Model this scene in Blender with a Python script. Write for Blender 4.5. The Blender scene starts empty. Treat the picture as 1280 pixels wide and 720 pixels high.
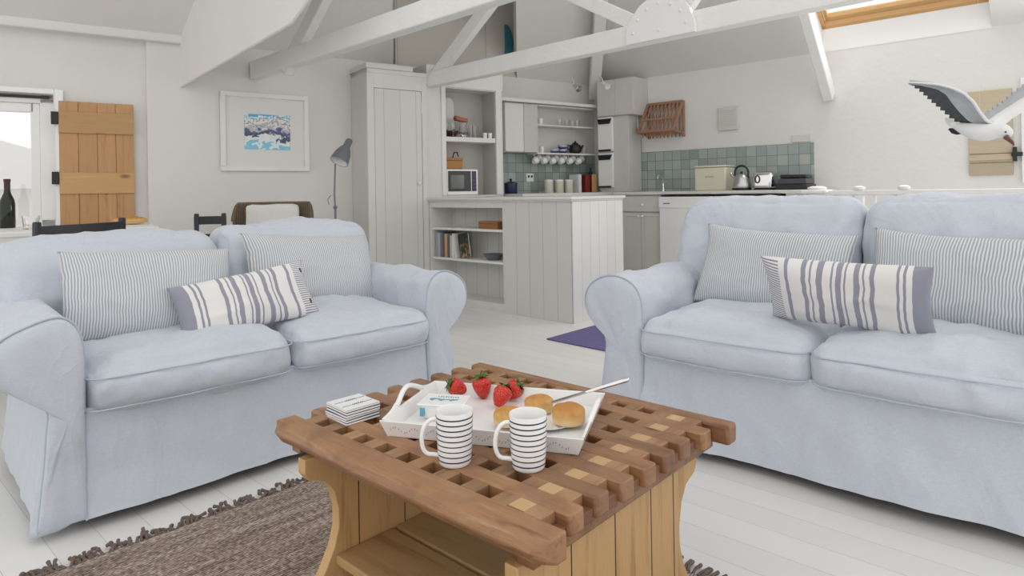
import bpy, bmesh, math, random
from mathutils import Vector, noise
random.seed(7)
PI=math.pi; C=bpy.context.scene.collection
R=math.radians
# ---------------------------------------------------------------- camera facts
F=805.; S=.016
def ray(px,py):
    u=(px-640)/F; v=(py-238.8)/F
    return u-v*S, u*S+v
def onz(px,py,z):                      # point of the real horizontal plane z that the photo shows there
    u,v=ray(px,py); d=(1-z)/v; return (u*d,d)
class Frame:
    def __init__(s,x,y,deg,z=0): s.x,s.y,s.a,s.z=x,y,R(deg),z
    def w(s,x,y,z=0):
        c,n=math.cos(s.a),math.sin(s.a); return (s.x+c*x-n*y, s.y+n*x+c*y, s.z+z)
    def loc(s,X,Y):
        c,n=math.cos(s.a),math.sin(s.a); dx,dy=X-s.x,Y-s.y; return (c*dx+n*dy,-n*dx+c*dy)
    def wall(s,px,py,y=0):             # (x, z) on the vertical plane local y = const
        u,v=ray(px,py); ox,oy,_=s.w(0,y); c,n=math.cos(s.a),math.sin(s.a)
        t=(ox-u*oy)/(u*n-c); d=oy+t*n; return t,1-v*d
FL=Frame(-1.52,5.81,34.95)             # back wall with the picture
FR=Frame(.98,7.55,-42.03)              # kitchen wall
FP=Frame(.438,4.81,-42.03)             # peninsula
_t=onz(351,526,.48)
FT=Frame(_t[0],_t[1],-42.03)           # coffee table
# ---------------------------------------------------------------- materials
def mat(name,col,rough=.6,metal=0,**k):
    m=bpy.data.materials.new(name); m.use_nodes=True
    b=m.node_tree.nodes['Principled BSDF']
    b.inputs['Base Color'].default_value=(*col,1); b.inputs['Roughness'].default_value=rough
    b.inputs['Metallic'].default_value=metal
    for a,v in k.items(): b.inputs[a].default_value=v
    return m
def nd(m,t,**k):
    n=m.node_tree.nodes.new(t)
    for a,v in k.items():
        if a in n.inputs: n.inputs[a].default_value=v
        else: setattr(n,a,v)
    return n
def lk(m,a,b): m.node_tree.links.new(a,b)
def bsdf(m): return m.node_tree.nodes['Principled BSDF']
def coords(m,kind='Object',scale=(1,1,1),rot=(0,0,0)):
    tc=nd(m,'ShaderNodeTexCoord'); mp=nd(m,'ShaderNodeMapping'); mp.inputs['Scale'].default_value=scale; mp.inputs['Rotation'].default_value=rot
    lk(m,tc.outputs[kind],mp.inputs['Vector']); return mp.outputs['Vector']
def ramp(m,fac,stops,interp='LINEAR'):
    r=nd(m,'ShaderNodeValToRGB'); r.color_ramp.interpolation=interp
    el=r.color_ramp.elements
    while len(el)<len(stops): el.new(1.)
    for e,(p,c) in zip(el,stops): e.position=p; e.color=(*c,1)
    lk(m,fac,r.inputs['Fac']); return r.outputs['Color']
def bump(m,fac,strength=.3,dist=.01,prev=None):
    b=nd(m,'ShaderNodeBump',Strength=strength,Distance=dist); lk(m,fac,b.inputs['Height'])
    if prev: lk(m,prev,b.inputs['Normal'])
    lk(m,b.outputs['Normal'],bsdf(m).inputs['Normal']); return b.outputs['Normal']
def mixc(m,fac,a,b,mode='MIX'):
    n=nd(m,'ShaderNodeMix',data_type='RGBA',blend_type=mode)
    if isinstance(fac,float): n.inputs[0].default_value=fac
    else: lk(m,fac,n.inputs[0])
    for s,i in ((a,6),(b,7)):
        if isinstance(s,tuple): n.inputs[i].default_value=(*s,1)
        else: lk(m,s,n.inputs[i])
    return n.outputs[2]
def math_(m,op,a,b=0.,c=None):
    n=nd(m,'ShaderNodeMath',operation=op)
    for i,s in enumerate((a,b) if c is None else (a,b,c)):
        if isinstance(s,(int,float)): n.inputs[i].default_value=s
        else: lk(m,s,n.inputs[i])
    return n.outputs[0]
def painted(name,col,var=.05,sc=3.,b=.15,rough=.7):
    m=mat(name,col,rough); v=coords(m)
    n=nd(m,'ShaderNodeTexNoise',Scale=sc,Detail=6.,Roughness=.6); lk(m,v,n.inputs['Vector'])
    c=ramp(m,n.outputs[0],[(.3,tuple(x*(1-var) for x in col)),(.7,col)])
    lk(m,c,bsdf(m).inputs['Base Color'])
    n2=nd(m,'ShaderNodeTexNoise',Scale=sc*9,Detail=4.); lk(m,v,n2.inputs['Vector'])
    bump(m,n2.outputs[0],b,.01); return m
def boards(name,col,width,axis=0,gap=.05,dark=.55,rough=.6,jit=.05,off=0.,horiz=False):
    """painted boards: thin dark joints every <width> along one object axis"""
    m=mat(name,col,rough); tc=nd(m,'ShaderNodeTexCoord'); sp=nd(m,'ShaderNodeSeparateXYZ'); lk(m,tc.outputs['Object'],sp.inputs[0])
    x=math_(m,'ADD',sp.outputs[axis],off); q=math_(m,'DIVIDE',x,width)
    fr=math_(m,'FRACT',q); fl=math_(m,'FLOOR',q)
    dist=math_(m,'ABSOLUTE',math_(m,'SUBTRACT',fr,.5)); line=math_(m,'GREATER_THAN',dist,.5-gap/2)
    wn=nd(m,'ShaderNodeTexWhiteNoise',noise_dimensions='1D'); lk(m,fl,wn.inputs['W'])
    c0=ramp(m,wn.outputs['Value'],[(0,tuple(x*(1-jit) for x in col)),(1,col)])
    n=nd(m,'ShaderNodeTexNoise',Scale=5.,Detail=5.); lk(m,tc.outputs['Object'],n.inputs['Vector'])
    c1=mixc(m,math_(m,'MULTIPLY',n.outputs[0],.12),c0,tuple(x*.75 for x in col))
    c=mixc(m,line,c1,tuple(x*dark for x in col)); lk(m,c,bsdf(m).inputs['Base Color'])
    bump(m,math_(m,'SUBTRACT',1.,line),.4,.004); return m
def wood(name,c1,c2,c3,axis='X',scale=1.,rough=.45,knots=True,objrand=.15,patch=0):
    m=mat(name,c1,rough); st={'X':(1.2,14,14),'Y':(14,1.2,14),'Z':(14,14,1.2)}[axis]
    tc=nd(m,'ShaderNodeTexCoord'); oi=nd(m,'ShaderNodeObjectInfo'); mp=nd(m,'ShaderNodeMapping'); mp.inputs['Scale'].default_value=tuple(s*scale for s in st)
    lk(m,tc.outputs['Object'],mp.inputs['Vector'])
    rv=nd(m,'ShaderNodeCombineXYZ'); 
    for i in range(3): lk(m,math_(m,'MULTIPLY',oi.outputs['Random'],17.+5*i),rv.inputs[i])
    lk(m,rv.outputs[0],mp.inputs['Location'])
    n=nd(m,'ShaderNodeTexNoise',Scale=1.6,Detail=8.,Roughness=.65,Distortion=.6); lk(m,mp.outputs[0],n.inputs['Vector'])
    c=ramp(m,n.outputs[0],[(.3,c2),(.45,c1),(.58,c1),(.74,c3)])
    n2=nd(m,'ShaderNodeTexNoise',Scale=9.,Detail=3.); lk(m,mp.outputs[0],n2.inputs['Vector'])
    c=mixc(m,math_(m,'MULTIPLY',n2.outputs[0],.35),c,c2)
    if knots:
        mp2=nd(m,'ShaderNodeMapping'); mp2.inputs['Scale'].default_value=tuple((2.2 if s<2 else 5.) *scale for s in st); lk(m,tc.outputs['Object'],mp2.inputs['Vector']); lk(m,rv.outputs[0],mp2.inputs['Location'])
        vo=nd(m,'ShaderNodeTexVoronoi',Scale=1.3); lk(m,mp2.outputs[0],vo.inputs['Vector'])
        k=ramp(m,vo.outputs['Distance'],[(.05,(1,1,1)),(.13,(0,0,0))]); kk=nd(m,'ShaderNodeRGBToBW'); lk(m,k,kk.inputs[0])
        c=mixc(m,math_(m,'MULTIPLY',kk.outputs[0],.75),c,tuple(x*.35 for x in c2))
    if patch:
        pn_=nd(m,'ShaderNodeTexNoise',Scale=9.,Detail=6.,Roughness=.6); lk(m,tc.outputs['Object'],pn_.inputs['Vector'])
        pr=ramp(m,pn_.outputs[0],[(.46,(0,0,0)),(.66,(1,1,1))]); pb=nd(m,'ShaderNodeRGBToBW'); lk(m,pr,pb.inputs[0])
        c=mixc(m,math_(m,'MULTIPLY',pb.outputs[0],patch),c,(.13,.045,.02))
    hv=nd(m,'ShaderNodeHueSaturation'); lk(m,c,hv.inputs['Color']); lk(m,math_(m,'ADD',math_(m,'MULTIPLY',oi.outputs['Random'],objrand*2),1-objrand),hv.inputs['Value'])
    lk(m,hv.outputs[0],bsdf(m).inputs['Base Color']); bump(m,n2.outputs[0],.25,.003); return m
def fabric(name,col,wr=.5):
    m=mat(name,col,.95); bsdf(m).inputs['Sheen Weight'].default_value=.25
    v=coords(m); n=nd(m,'ShaderNodeTexNoise',Scale=240.,Detail=2.); lk(m,v,n.inputs['Vector'])
    v1=coords(m,scale=(60,60,420)); n1=nd(m,'ShaderNodeTexNoise',Scale=1.,Detail=2.); lk(m,v1,n1.inputs['Vector'])
    f=math_(m,'ADD',math_(m,'MULTIPLY',n.outputs[0],.5),math_(m,'MULTIPLY',n1.outputs[0],.5))
    c=ramp(m,f,[(.3,tuple(x*.92 for x in col)),(.7,tuple(min(1,x*1.05) for x in col))]); lk(m,c,bsdf(m).inputs['Base Color'])
    b0=bump(m,f,.08,.002)
    v2=coords(m,scale=(3.2,4,1.7),rot=(.3,.6,.5)); n2=nd(m,'ShaderNodeTexNoise',Scale=1.,Detail=3.5,Roughness=.5,Distortion=1.3); lk(m,v2,n2.inputs['Vector'])
    b1=bump(m,n2.outputs[0],wr,.035,b0)
    v3=coords(m,scale=(3,3.4,1.9),rot=(.9,.2,.7)); n3=nd(m,'ShaderNodeTexNoise',Scale=1.,Detail=2.,Roughness=.4,Distortion=2.2); lk(m,v3,n3.inputs['Vector'])
    rd=math_(m,'POWER',math_(m,'SUBTRACT',1.,math_(m,'MULTIPLY',math_(m,'ABSOLUTE',math_(m,'SUBTRACT',n3.outputs[0],.5)),2.)),7.)
    bump(m,rd,wr*.34,.010,b1); return m
def stripes(name,stops,base_len,per=0.,edge=None):
    """cloth striped along its own woven width (UV u); stops = repeating colour bands"""
    m=mat(name,(.8,.8,.8),.95); bsdf(m).inputs['Sheen Weight'].default_value=.2
    uv=nd(m,'ShaderNodeUVMap'); sp=nd(m,'ShaderNodeSeparateXYZ'); lk(m,uv.outputs[0],sp.inputs[0])
    n0=nd(m,'ShaderNodeTexNoise',Scale=3.,Detail=2.); lk(m,uv.outputs[0],n0.inputs['Vector'])
    u=math_(m,'ADD',sp.outputs[0],math_(m,'MULTIPLY',math_(m,'SUBTRACT',n0.outputs[0],.5),.035))
    if per: u=math_(m,'FRACT',math_(m,'DIVIDE',u,per))
    c=ramp(m,u,stops,'CONSTANT')
    if edge:
        fr=math_(m,'FRACT',math_(m,'MULTIPLY',sp.outputs[1],26.)); ec=mixc(m,math_(m,'GREATER_THAN',fr,.55),(.78,.77,.78),(.2,.2,.27))
        c=mixc(m,math_(m,'GREATER_THAN',u,edge),c,ec)
    n=nd(m,'ShaderNodeTexNoise',Scale=180.,Detail=2.); lk(m,uv.outputs[0],n.inputs['Vector'])
    c=mixc(m,math_(m,'MULTIPLY',n.outputs[0],.25),c,(.62,.62,.64)); lk(m,c,bsdf(m).inputs['Base Color'])
    bump(m,n.outputs[0],.25,.002); return m
M={}
M['plaster']=painted('white_plaster',(.74,.725,.695),.04,2.,.25)
M['plaster_k']=painted('kitchen_plaster',(.77,.76,.735),.03,2.,.3)
M['ceil']=painted('ceiling_plaster',(.76,.75,.72),.05,1.5,.3)
M['panelwall']=boards('beige_boarding',(.58,.555,.505),1.,0,.007,.6,off=.45)
M['beam']=painted('painted_beam',(.86,.855,.83),.05,6.,.35,.6)
M['wpaint']=painted('white_paint',(.80,.795,.775),.04,5.,.1,.5)
M['grey_paint']=painted('pale_grey_paint',(.64,.63,.595),.05,5.,.12,.55)
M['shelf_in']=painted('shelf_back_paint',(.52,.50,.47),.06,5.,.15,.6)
M['boards_w']=boards('tongue_and_groove',(.69,.68,.645),.138,0,.03,.62,jit=.07)
M['boards_y']=boards('tongue_and_groove_lit_end',(.74,.73,.71),.115,1,.035,.66,jit=.04)  # paler copy of the boards, the end's stronger light put into the colour
M['cup_boards']=boards('cupboard_boards',(.70,.69,.655),.155,0,.022,.55)
M['blue']=fabric('pale_blue_linen',(.57,.61,.68),.55)
M['pipe']=mat('blue_piping',(.48,.535,.62),.95)
M['white_gloss']=mat('white_gloss',(.86,.86,.85),.25)
M['porcelain']=mat('porcelain',(.88,.88,.87),.12)
M['black']=mat('black_plastic',(.012,.012,.014),.35)
M['dark']=mat('dark_stained_wood',(.022,.024,.03),.4)
M['chrome']=mat('chrome',(.75,.75,.76),.16,1)
M['steel']=mat('brushed_steel',(.55,.55,.56),.3,1)
M['iron']=mat('black_iron',(.015,.015,.016),.5)
M['lampgrey']=mat('grey_enamel',(.14,.15,.165),.35)
M['cream']=mat('cream_enamel',(.68,.67,.53),.4)
M['navy']=mat('navy_enamel',(.012,.018,.065),.3)
M['terra']=mat('terracotta_cloth',(.45,.17,.09),.8)
M['old']=wood('old_reclaimed_wood',(.33,.175,.085),(.17,.07,.03),(.47,.29,.16),'X',1.8,.36,objrand=.22,patch=.6)
M['oldy']=wood('old_reclaimed_wood_cross',(.37,.21,.105),(.2,.09,.04),(.50,.33,.19),'Y',1.8,.38,objrand=.2,patch=.5)
M['hole_shade']=wood('hole_shade_wood',(.055,.02,.011),(.03,.012,.007),(.09,.035,.02),'X',1.2,.6,False)
M['old_end']=wood('reddish_end_wood',(.20,.085,.045),(.11,.045,.025),(.27,.13,.07),'Y',1.5,.45,False)
M['fill']=wood('pale_filler_wood',(.50,.32,.165),(.38,.22,.1),(.58,.41,.24),'Y',1.5,.5,False)
M['pine']=wood('honey_pine',(.63,.40,.18),(.43,.225,.08),(.72,.50,.26),'Z',1.3,.45)
M['pinex']=wood('honey_pine_shelf',(.46,.29,.13),(.28,.14,.055),(.52,.36,.17),'X',.9,.5)
M['shutter']=wood('shutter_pine',(.50,.285,.125),(.36,.16,.07),(.60,.40,.2),'Z',1.,.5)
M['shutterx']=wood('shutter_pine_rail',(.53,.315,.14),(.42,.21,.08),(.62,.42,.21),'X',1.,.5)
M['pale_shutter']=wood('pale_shutter_wood',(.56,.47,.34),(.48,.39,.27),(.6,.52,.4),'X',1.,.6,False)
M['rackwood']=wood('rack_wood',(.38,.205,.125),(.27,.13,.08),(.46,.28,.18),'X',3.,.5,False)
M['skywood']=wood('skylight_pine',(.60,.36,.15),(.48,.26,.09),(.66,.43,.2),'X',1.5,.4,False)
M['boxwood']=wood('box_wood',(.36,.15,.05),(.26,.1,.03),(.42,.2,.08),'X',3.,.5,False)
M['basket']=wood('bread_crock_wood',(.42,.21,.06),(.34,.15,.04),(.5,.27,.09),'X',3.,.5,False)
def glassm(name,rough=.0,col=(1,1,1)):
    m=mat(name,col,rough); b=bsdf(m); b.inputs['Transmission Weight'].default_value=1.; b.inputs['IOR'].default_value=1.45; return m
M['glass']=glassm('clear_glass')
def thin_pane():
    m=bpy.data.materials.new('window_glass'); m.use_nodes=True; nt=m.node_tree; nt.nodes.clear()
    o=nt.nodes.new('ShaderNodeOutputMaterial'); t=nt.nodes.new('ShaderNodeBsdfTransparent'); g=nt.nodes.new('ShaderNodeBsdfGlossy'); g.inputs['Roughness'].default_value=.02
    x=nt.nodes.new('ShaderNodeMixShader'); x.inputs[0].default_value=.06
    nt.links.new(t.outputs[0],x.inputs[1]); nt.links.new(g.outputs[0],x.inputs[2]); nt.links.new(x.outputs[0],o.inputs[0]); return m
M['pane']=thin_pane()
M['bottle']=glassm('dark_bottle_glass',.05,(.02,.03,.015)); bsdf(M['bottle']).inputs['Transmission Weight'].default_value=.3
M['foil']=mat('dark_red_foil',(.05,.012,.018),.4)
# tiles
def tiles():
    m=mat('sea_green_tiles',(.3,.38,.35),.18); tc=nd(m,'ShaderNodeTexCoord'); sp=nd(m,'ShaderNodeSeparateXYZ'); lk(m,tc.outputs['Object'],sp.inputs[0])
    qx=math_(m,'DIVIDE',sp.outputs[0],.1); qz=math_(m,'DIVIDE',sp.outputs[2],.1)
    cv=nd(m,'ShaderNodeCombineXYZ'); lk(m,math_(m,'FLOOR',qx),cv.inputs[0]); lk(m,math_(m,'FLOOR',qz),cv.inputs[1])
    wn=nd(m,'ShaderNodeTexWhiteNoise',noise_dimensions='2D'); lk(m,cv.outputs[0],wn.inputs['Vector'])
    n=nd(m,'ShaderNodeTexNoise',Scale=14.,Detail=4.); lk(m,tc.outputs['Object'],n.inputs['Vector'])
    f=math_(m,'ADD',math_(m,'MULTIPLY',wn.outputs['Value'],.75),math_(m,'MULTIPLY',n.outputs[0],.25))
    c=ramp(m,f,[(.1,(.25,.31,.29)),(.45,(.33,.39,.37)),(.7,(.40,.455,.44)),(.88,(.43,.47,.42)),(.96,(.50,.48,.36))])
    g=None
    for q in (qx,qz):
        d=math_(m,'GREATER_THAN',math_(m,'ABSOLUTE',math_(m,'SUBTRACT',math_(m,'FRACT',q),.5)),.475)
        g=d if g is None else math_(m,'MAXIMUM',g,d)
    c=mixc(m,g,c,(.17,.20,.18)); lk(m,c,bsdf(m).inputs['Base Color']); bump(m,math_(m,'SUBTRACT',1.,g),.5,.004); return m
M['tiles']=tiles()
def floor_mat():
    m=mat('white_floorboards',(.8,.8,.78),.38); tc=nd(m,'ShaderNodeTexCoord'); sp=nd(m,'ShaderNodeSeparateXYZ'); lk(m,tc.outputs['Object'],sp.inputs[0])
    q=math_(m,'DIVIDE',sp.outputs[1],.118); fr=math_(m,'FRACT',q)
    line=math_(m,'GREATER_THAN',math_(m,'ABSOLUTE',math_(m,'SUBTRACT',fr,.5)),.4915)
    wn=nd(m,'ShaderNodeTexWhiteNoise',noise_dimensions='1D'); lk(m,math_(m,'FLOOR',q),wn.inputs['W'])
    n=nd(m,'ShaderNodeTexNoise',Scale=3.,Detail=6.); lk(m,tc.outputs['Object'],n.inputs['Vector'])
    c=ramp(m,math_(m,'ADD',math_(m,'MULTIPLY',wn.outputs['Value'],.5),math_(m,'MULTIPLY',n.outputs[0],.5)),[(.2,(.735,.725,.705)),(.8,(.81,.80,.78))])
    c=mixc(m,line,c,(.53,.525,.51)); lk(m,c,bsdf(m).inputs['Base Color']); bump(m,math_(m,'SUBTRACT',1.,line),.3,.003); return m
M['floor']=floor_mat()
def rug_mat():
    m=mat('brown_jute_weave',(.2,.15,.12),1.); tc=nd(m,'ShaderNodeTexCoord'); sp=nd(m,'ShaderNodeSeparateXYZ'); lk(m,tc.outputs['Object'],sp.inputs[0])
    n=nd(m,'ShaderNodeTexNoise',Scale=110.,Detail=3.); v=coords(m,scale=(.7,1,1)); lk(m,v,n.inputs['Vector'])
    n2=nd(m,'ShaderNodeTexNoise',Scale=1.,Detail=4.); v2=coords(m,scale=(2,26,1)); lk(m,v2,n2.inputs['Vector'])
    w=nd(m,'ShaderNodeTexWave',Scale=38.,Distortion=2.2,Detail=2.); w.bands_direction='Y'; lk(m,tc.outputs['Object'],w.inputs['Vector'])
    f=math_(m,'ADD',math_(m,'MULTIPLY',n.outputs[0],.55),math_(m,'ADD',math_(m,'MULTIPLY',n2.outputs[0],.3),math_(m,'MULTIPLY',w.outputs['Fac'],.15)))
    c=ramp(m,f,[(.36,(.08,.055,.042)),(.47,(.23,.17,.135)),(.56,(.38,.31,.26)),(.66,(.62,.54,.48))]); lk(m,c,bsdf(m).inputs['Base Color'])
    bump(m,f,.9,.012); return m
M['rug']=rug_mat(); M['fringe']=painted('jute_fringe',(.2,.145,.12),.3,60.,.4)
M['purple']=painted('purple_wool',(.165,.145,.33),.2,60.,.4,.95)
SL=(.32,.35,.40); WH=(.70,.71,.72)
M['ticking']=stripes('blue_ticking',[(0,WH),(.5,SL)],1,per=.0155)
BD=(.26,.26,.33); WB=(.80,.785,.76)
def bands(lst):
    out=[];p=0.
    for c,w in lst: out.append((p,c)); p+=w
    return out
M['banded']=stripes('banded_linen',bands([(BD,.09),(WB,.035),(BD,.014),(WB,.02),(BD,.014),(WB,.12),(BD,.03),(WB,.03),(BD,.012),(WB,.02),(BD,.035),(WB,.045),(BD,.012),(WB,.018),(BD,.035),(WB,.02),(BD,.012),(WB,.045),(BD,.035),(WB,.03),(BD,.012),(WB,.02),(BD,.03),(WB,.08),(BD,.025),(WB,.04)]),1,edge=.88)
M['berry']=None
def berry():
    m=mat('strawberry_red',(.55,.02,.012),.25); v=coords(m); vo=nd(m,'ShaderNodeTexVoronoi',Scale=230.); lk(m,v,vo.inputs['Vector'])
    c=ramp(m,vo.outputs['Distance'],[(.12,(.75,.42,.12)),(.25,(.56,.02,.012))]); lk(m,c,bsdf(m).inputs['Base Color']); bump(m,vo.outputs['Distance'],.6,.002); return m
M['berry']=berry(); M['leaf']=mat('strawberry_leaf',(.06,.14,.02),.6)
def scone():
    m=mat('baked_scone',(.62,.32,.09),.6); v=coords(m); sp=nd(m,'ShaderNodeSeparateXYZ'); lk(m,v,sp.inputs[0])
    n=nd(m,'ShaderNodeTexNoise',Scale=45.,Detail=5.); lk(m,v,n.inputs['Vector'])
    f=math_(m,'ADD',math_(m,'MULTIPLY',sp.outputs[2],20.),math_(m,'MULTIPLY',n.outputs[0],.5))
    c=ramp(m,f,[(.35,(.78,.60,.34)),(.7,(.66,.38,.12)),(1.,(.50,.22,.05))]); lk(m,c,bsdf(m).inputs['Base Color']); bump(m,n.outputs[0],.5,.006); return m
M['scone']=scone()
# ---------------------------------------------------------------- object helpers
def props(o,label=None,cat=None,group=None,kind=None):
    for k,v in (('label',label),('category',cat),('group',group),('kind',kind)):
        if v: o[k]=v
    return o
def empty(name,fr,x,y,z=0,rot=0,**k):
    o=bpy.data.objects.new(name,None); C.objects.link(o)
    if fr: o.location=fr.w(x,y,z); o.rotation_euler=(0,0,fr.a+R(rot))
    else: o.location=(x,y,z); o.rotation_euler=(0,0,R(rot))
    o.empty_display_size=.05; return props(o,**k)
def copy_tree(o,parent=None):
    c=o.copy(); C.objects.link(c)
    if parent: c.parent=parent
    for ch in list(o.children): copy_tree(ch,c)
    return c
class B:
    def __init__(s): s.v=[];s.f=[];s.uv=None
    def add(s,v,f):
        n=len(s.v); s.v+=[tuple(p) for p in v]; s.f+=[tuple(i+n for i in q) for q in f]; return s
    def box(s,x0,x1,y0,y1,z0,z1):
        v=[(x0,y0,z0),(x1,y0,z0),(x1,y1,z0),(x0,y1,z0),(x0,y0,z1),(x1,y0,z1),(x1,y1,z1),(x0,y1,z1)]
        return s.add(v,[(3,2,1,0),(4,5,6,7),(0,1,5,4),(1,2,6,5),(2,3,7,6),(3,0,4,7)])
    def bar(s,a,b,w,h,up=(0,0,1)):     # rectangular bar from a to b
        a,b=Vector(a),Vector(b); d=(b-a).normalized(); up=Vector(up)
        sd=d.cross(up); sd=sd.normalized() if sd.length>1e-4 else Vector((1,0,0)); u=sd.cross(d).normalized()
        v=[p+sd*i*w/2+u*j*h/2 for p in (a,b) for i,j in ((-1,-1),(1,-1),(1,1),(-1,1))]
        return s.add(v,[(3,2,1,0),(4,5,6,7),(0,1,5,4),(1,2,6,5),(2,3,7,6),(3,0,4,7)])
    def prism(s,pts,axis,a,b):         # outline in the two other axes
        def P(p,c): return {'x':(c,p[0],p[1]),'y':(p[0],c,p[1]),'z':(p[0],p[1],c)}[axis]
        n=len(pts); v=[P(p,a) for p in pts]+[P(p,b) for p in pts]
        return s.add(v,[tuple(range(n))[::-1],tuple(range(n,2*n))]+[(i,(i+1)%n,n+(i+1)%n,n+i) for i in range(n)])
    def tube(s,pts,r,seg=8,closed=False,cap=True):
        P=[Vector(p) for p in pts]; n=len(P); rr=r if isinstance(r,(list,tuple)) else [r]*n; rings=[]; up=Vector((0,0,1)); prev=None
        for i in range(n):
            t=(P[(i+1)%n]-P[i-1]) if closed else (P[min(i+1,n-1)]-P[max(i-1,0)])
            t.normalize()
            if prev is None:
                prev=t.cross(up); 
                if prev.length<.05: prev=t.cross(Vector((1,0,0)))
            a=(prev-t*prev.dot(t)).normalized(); prev=a; b=t.cross(a)
            rings.append([P[i]+(a*math.cos(2*PI*k/seg)+b*math.sin(2*PI*k/seg))*rr[i] for k in range(seg)])
        v=[p for q in rings for p in q]; f=[]
        m=n if closed else n-1
        for i in range(m):
            for k in range(seg):
                j=(i+1)%n; f.append((i*seg+k,i*seg+(k+1)%seg,j*seg+(k+1)%seg,j*seg+k))
        if cap and not closed: f+= [tuple(range(seg))[::-1],tuple((n-1)*seg+k for k in range(seg))]
        return s.add(v,f)
    def lathe(s,prof,cx=0,cy=0,cz=0,seg=24,sx=1,sy=1):
        v=[];f=[]
        for r,z in prof:
            for k in range(seg): v.append((cx+sx*r*math.cos(2*PI*k/seg),cy+sy*r*math.sin(2*PI*k/seg),cz+z))
        for i in range(len(prof)-1):
            for k in range(seg): f.append((i*seg+k,i*seg+(k+1)%seg,(i+1)*seg+(k+1)%seg,(i+1)*seg+k))
        return s.add(v,f)
    def ball(s,c,r,seg=14,st=8,sc=(1,1,1)):
        pr=[(math.sin(PI*i/st)*1.0,-math.cos(PI*i/st)) for i in range(st+1)]
        v=[];f=[]
        for a,z in pr:
            for k in range(seg): v.append((c[0]+r*sc[0]*a*math.cos(2*PI*k/seg),c[1]+r*sc[1]*a*math.sin(2*PI*k/seg),c[2]+r*sc[2]*z))
        for i in range(st):
            for k in range(seg): f.append((i*seg+k,i*seg+(k+1)%seg,(i+1)*seg+(k+1)%seg,(i+1)*seg+k))
        return s.add(v,f)
    def build(s,name,m,parent=None,bevel=0,smooth=False,sub=0,angle=35,seg=2):
        me=bpy.data.meshes.new(name); me.from_pydata(s.v,[],s.f)
        bm=bmesh.new(); bm.from_mesh(me); bmesh.ops.remove_doubles(bm,verts=bm.verts,dist=1e-6)
        if s.uv is None: bmesh.ops.recalc_face_normals(bm,faces=bm.faces)
        bm.to_mesh(me); bm.free(); me.materials.append(m if not isinstance(m,str) else M[m])
        o=bpy.data.objects.new(name,me); C.objects.link(o)
        if parent: o.parent=parent
        if smooth or bevel:
            for p in me.polygons: p.use_smooth=True
            if smooth!='all':
                me.set_sharp_from_angle(angle=R(angle))
        if bevel:
            b=o.modifiers.new('b','BEVEL'); b.width=bevel; b.segments=seg; b.limit_method='ANGLE'; b.harden_normals=False
        if sub: d=o.modifiers.new('s','SUBSURF'); d.levels=sub; d.render_levels=sub
        return o
def place(o,fr,x=0,y=0,z=0,rot=0):
    o.location=fr.w(x,y,z); o.rotation_euler=(0,0,fr.a+R(rot)); return o
def grid_obj(name,rows,m,parent=None,uv=None,closed_u=False,smooth=True):
    """rows: list of rows of points -> quad sheet"""
    nr,nc=len(rows),len(rows[0]); v=[tuple(p) for r in rows for p in r]; f=[]
    for i in range(nr-1):
        for k in range(nc if closed_u else nc-1): f.append((i*nc+k,i*nc+(k+1)%nc,(i+1)*nc+(k+1)%nc,(i+1)*nc+k))
    me=bpy.data.meshes.new(name); me.from_pydata(v,[],f)
    me.materials.append(M[m] if isinstance(m,str) else m)
    o=bpy.data.objects.new(name,me); C.objects.link(o)
    if parent: o.parent=parent
    for p in me.polygons: p.use_smooth=True
    return o
def fbm(p,s,seed=0): return noise.fractal(Vector((p[0]*s+seed,p[1]*s-seed*.7,p[2]*s+seed*1.3)),1.,2.,3)
def warp(p,s,seed=0):
    q=Vector(p)*s+Vector((seed,seed*.3,-seed)); return noise.noise_vector(q)
def sharpwr(p,s,seed):                 # ridged folds
    a=fbm(p,s,seed); return 1-min(1,abs(a)*2.2)
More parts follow.
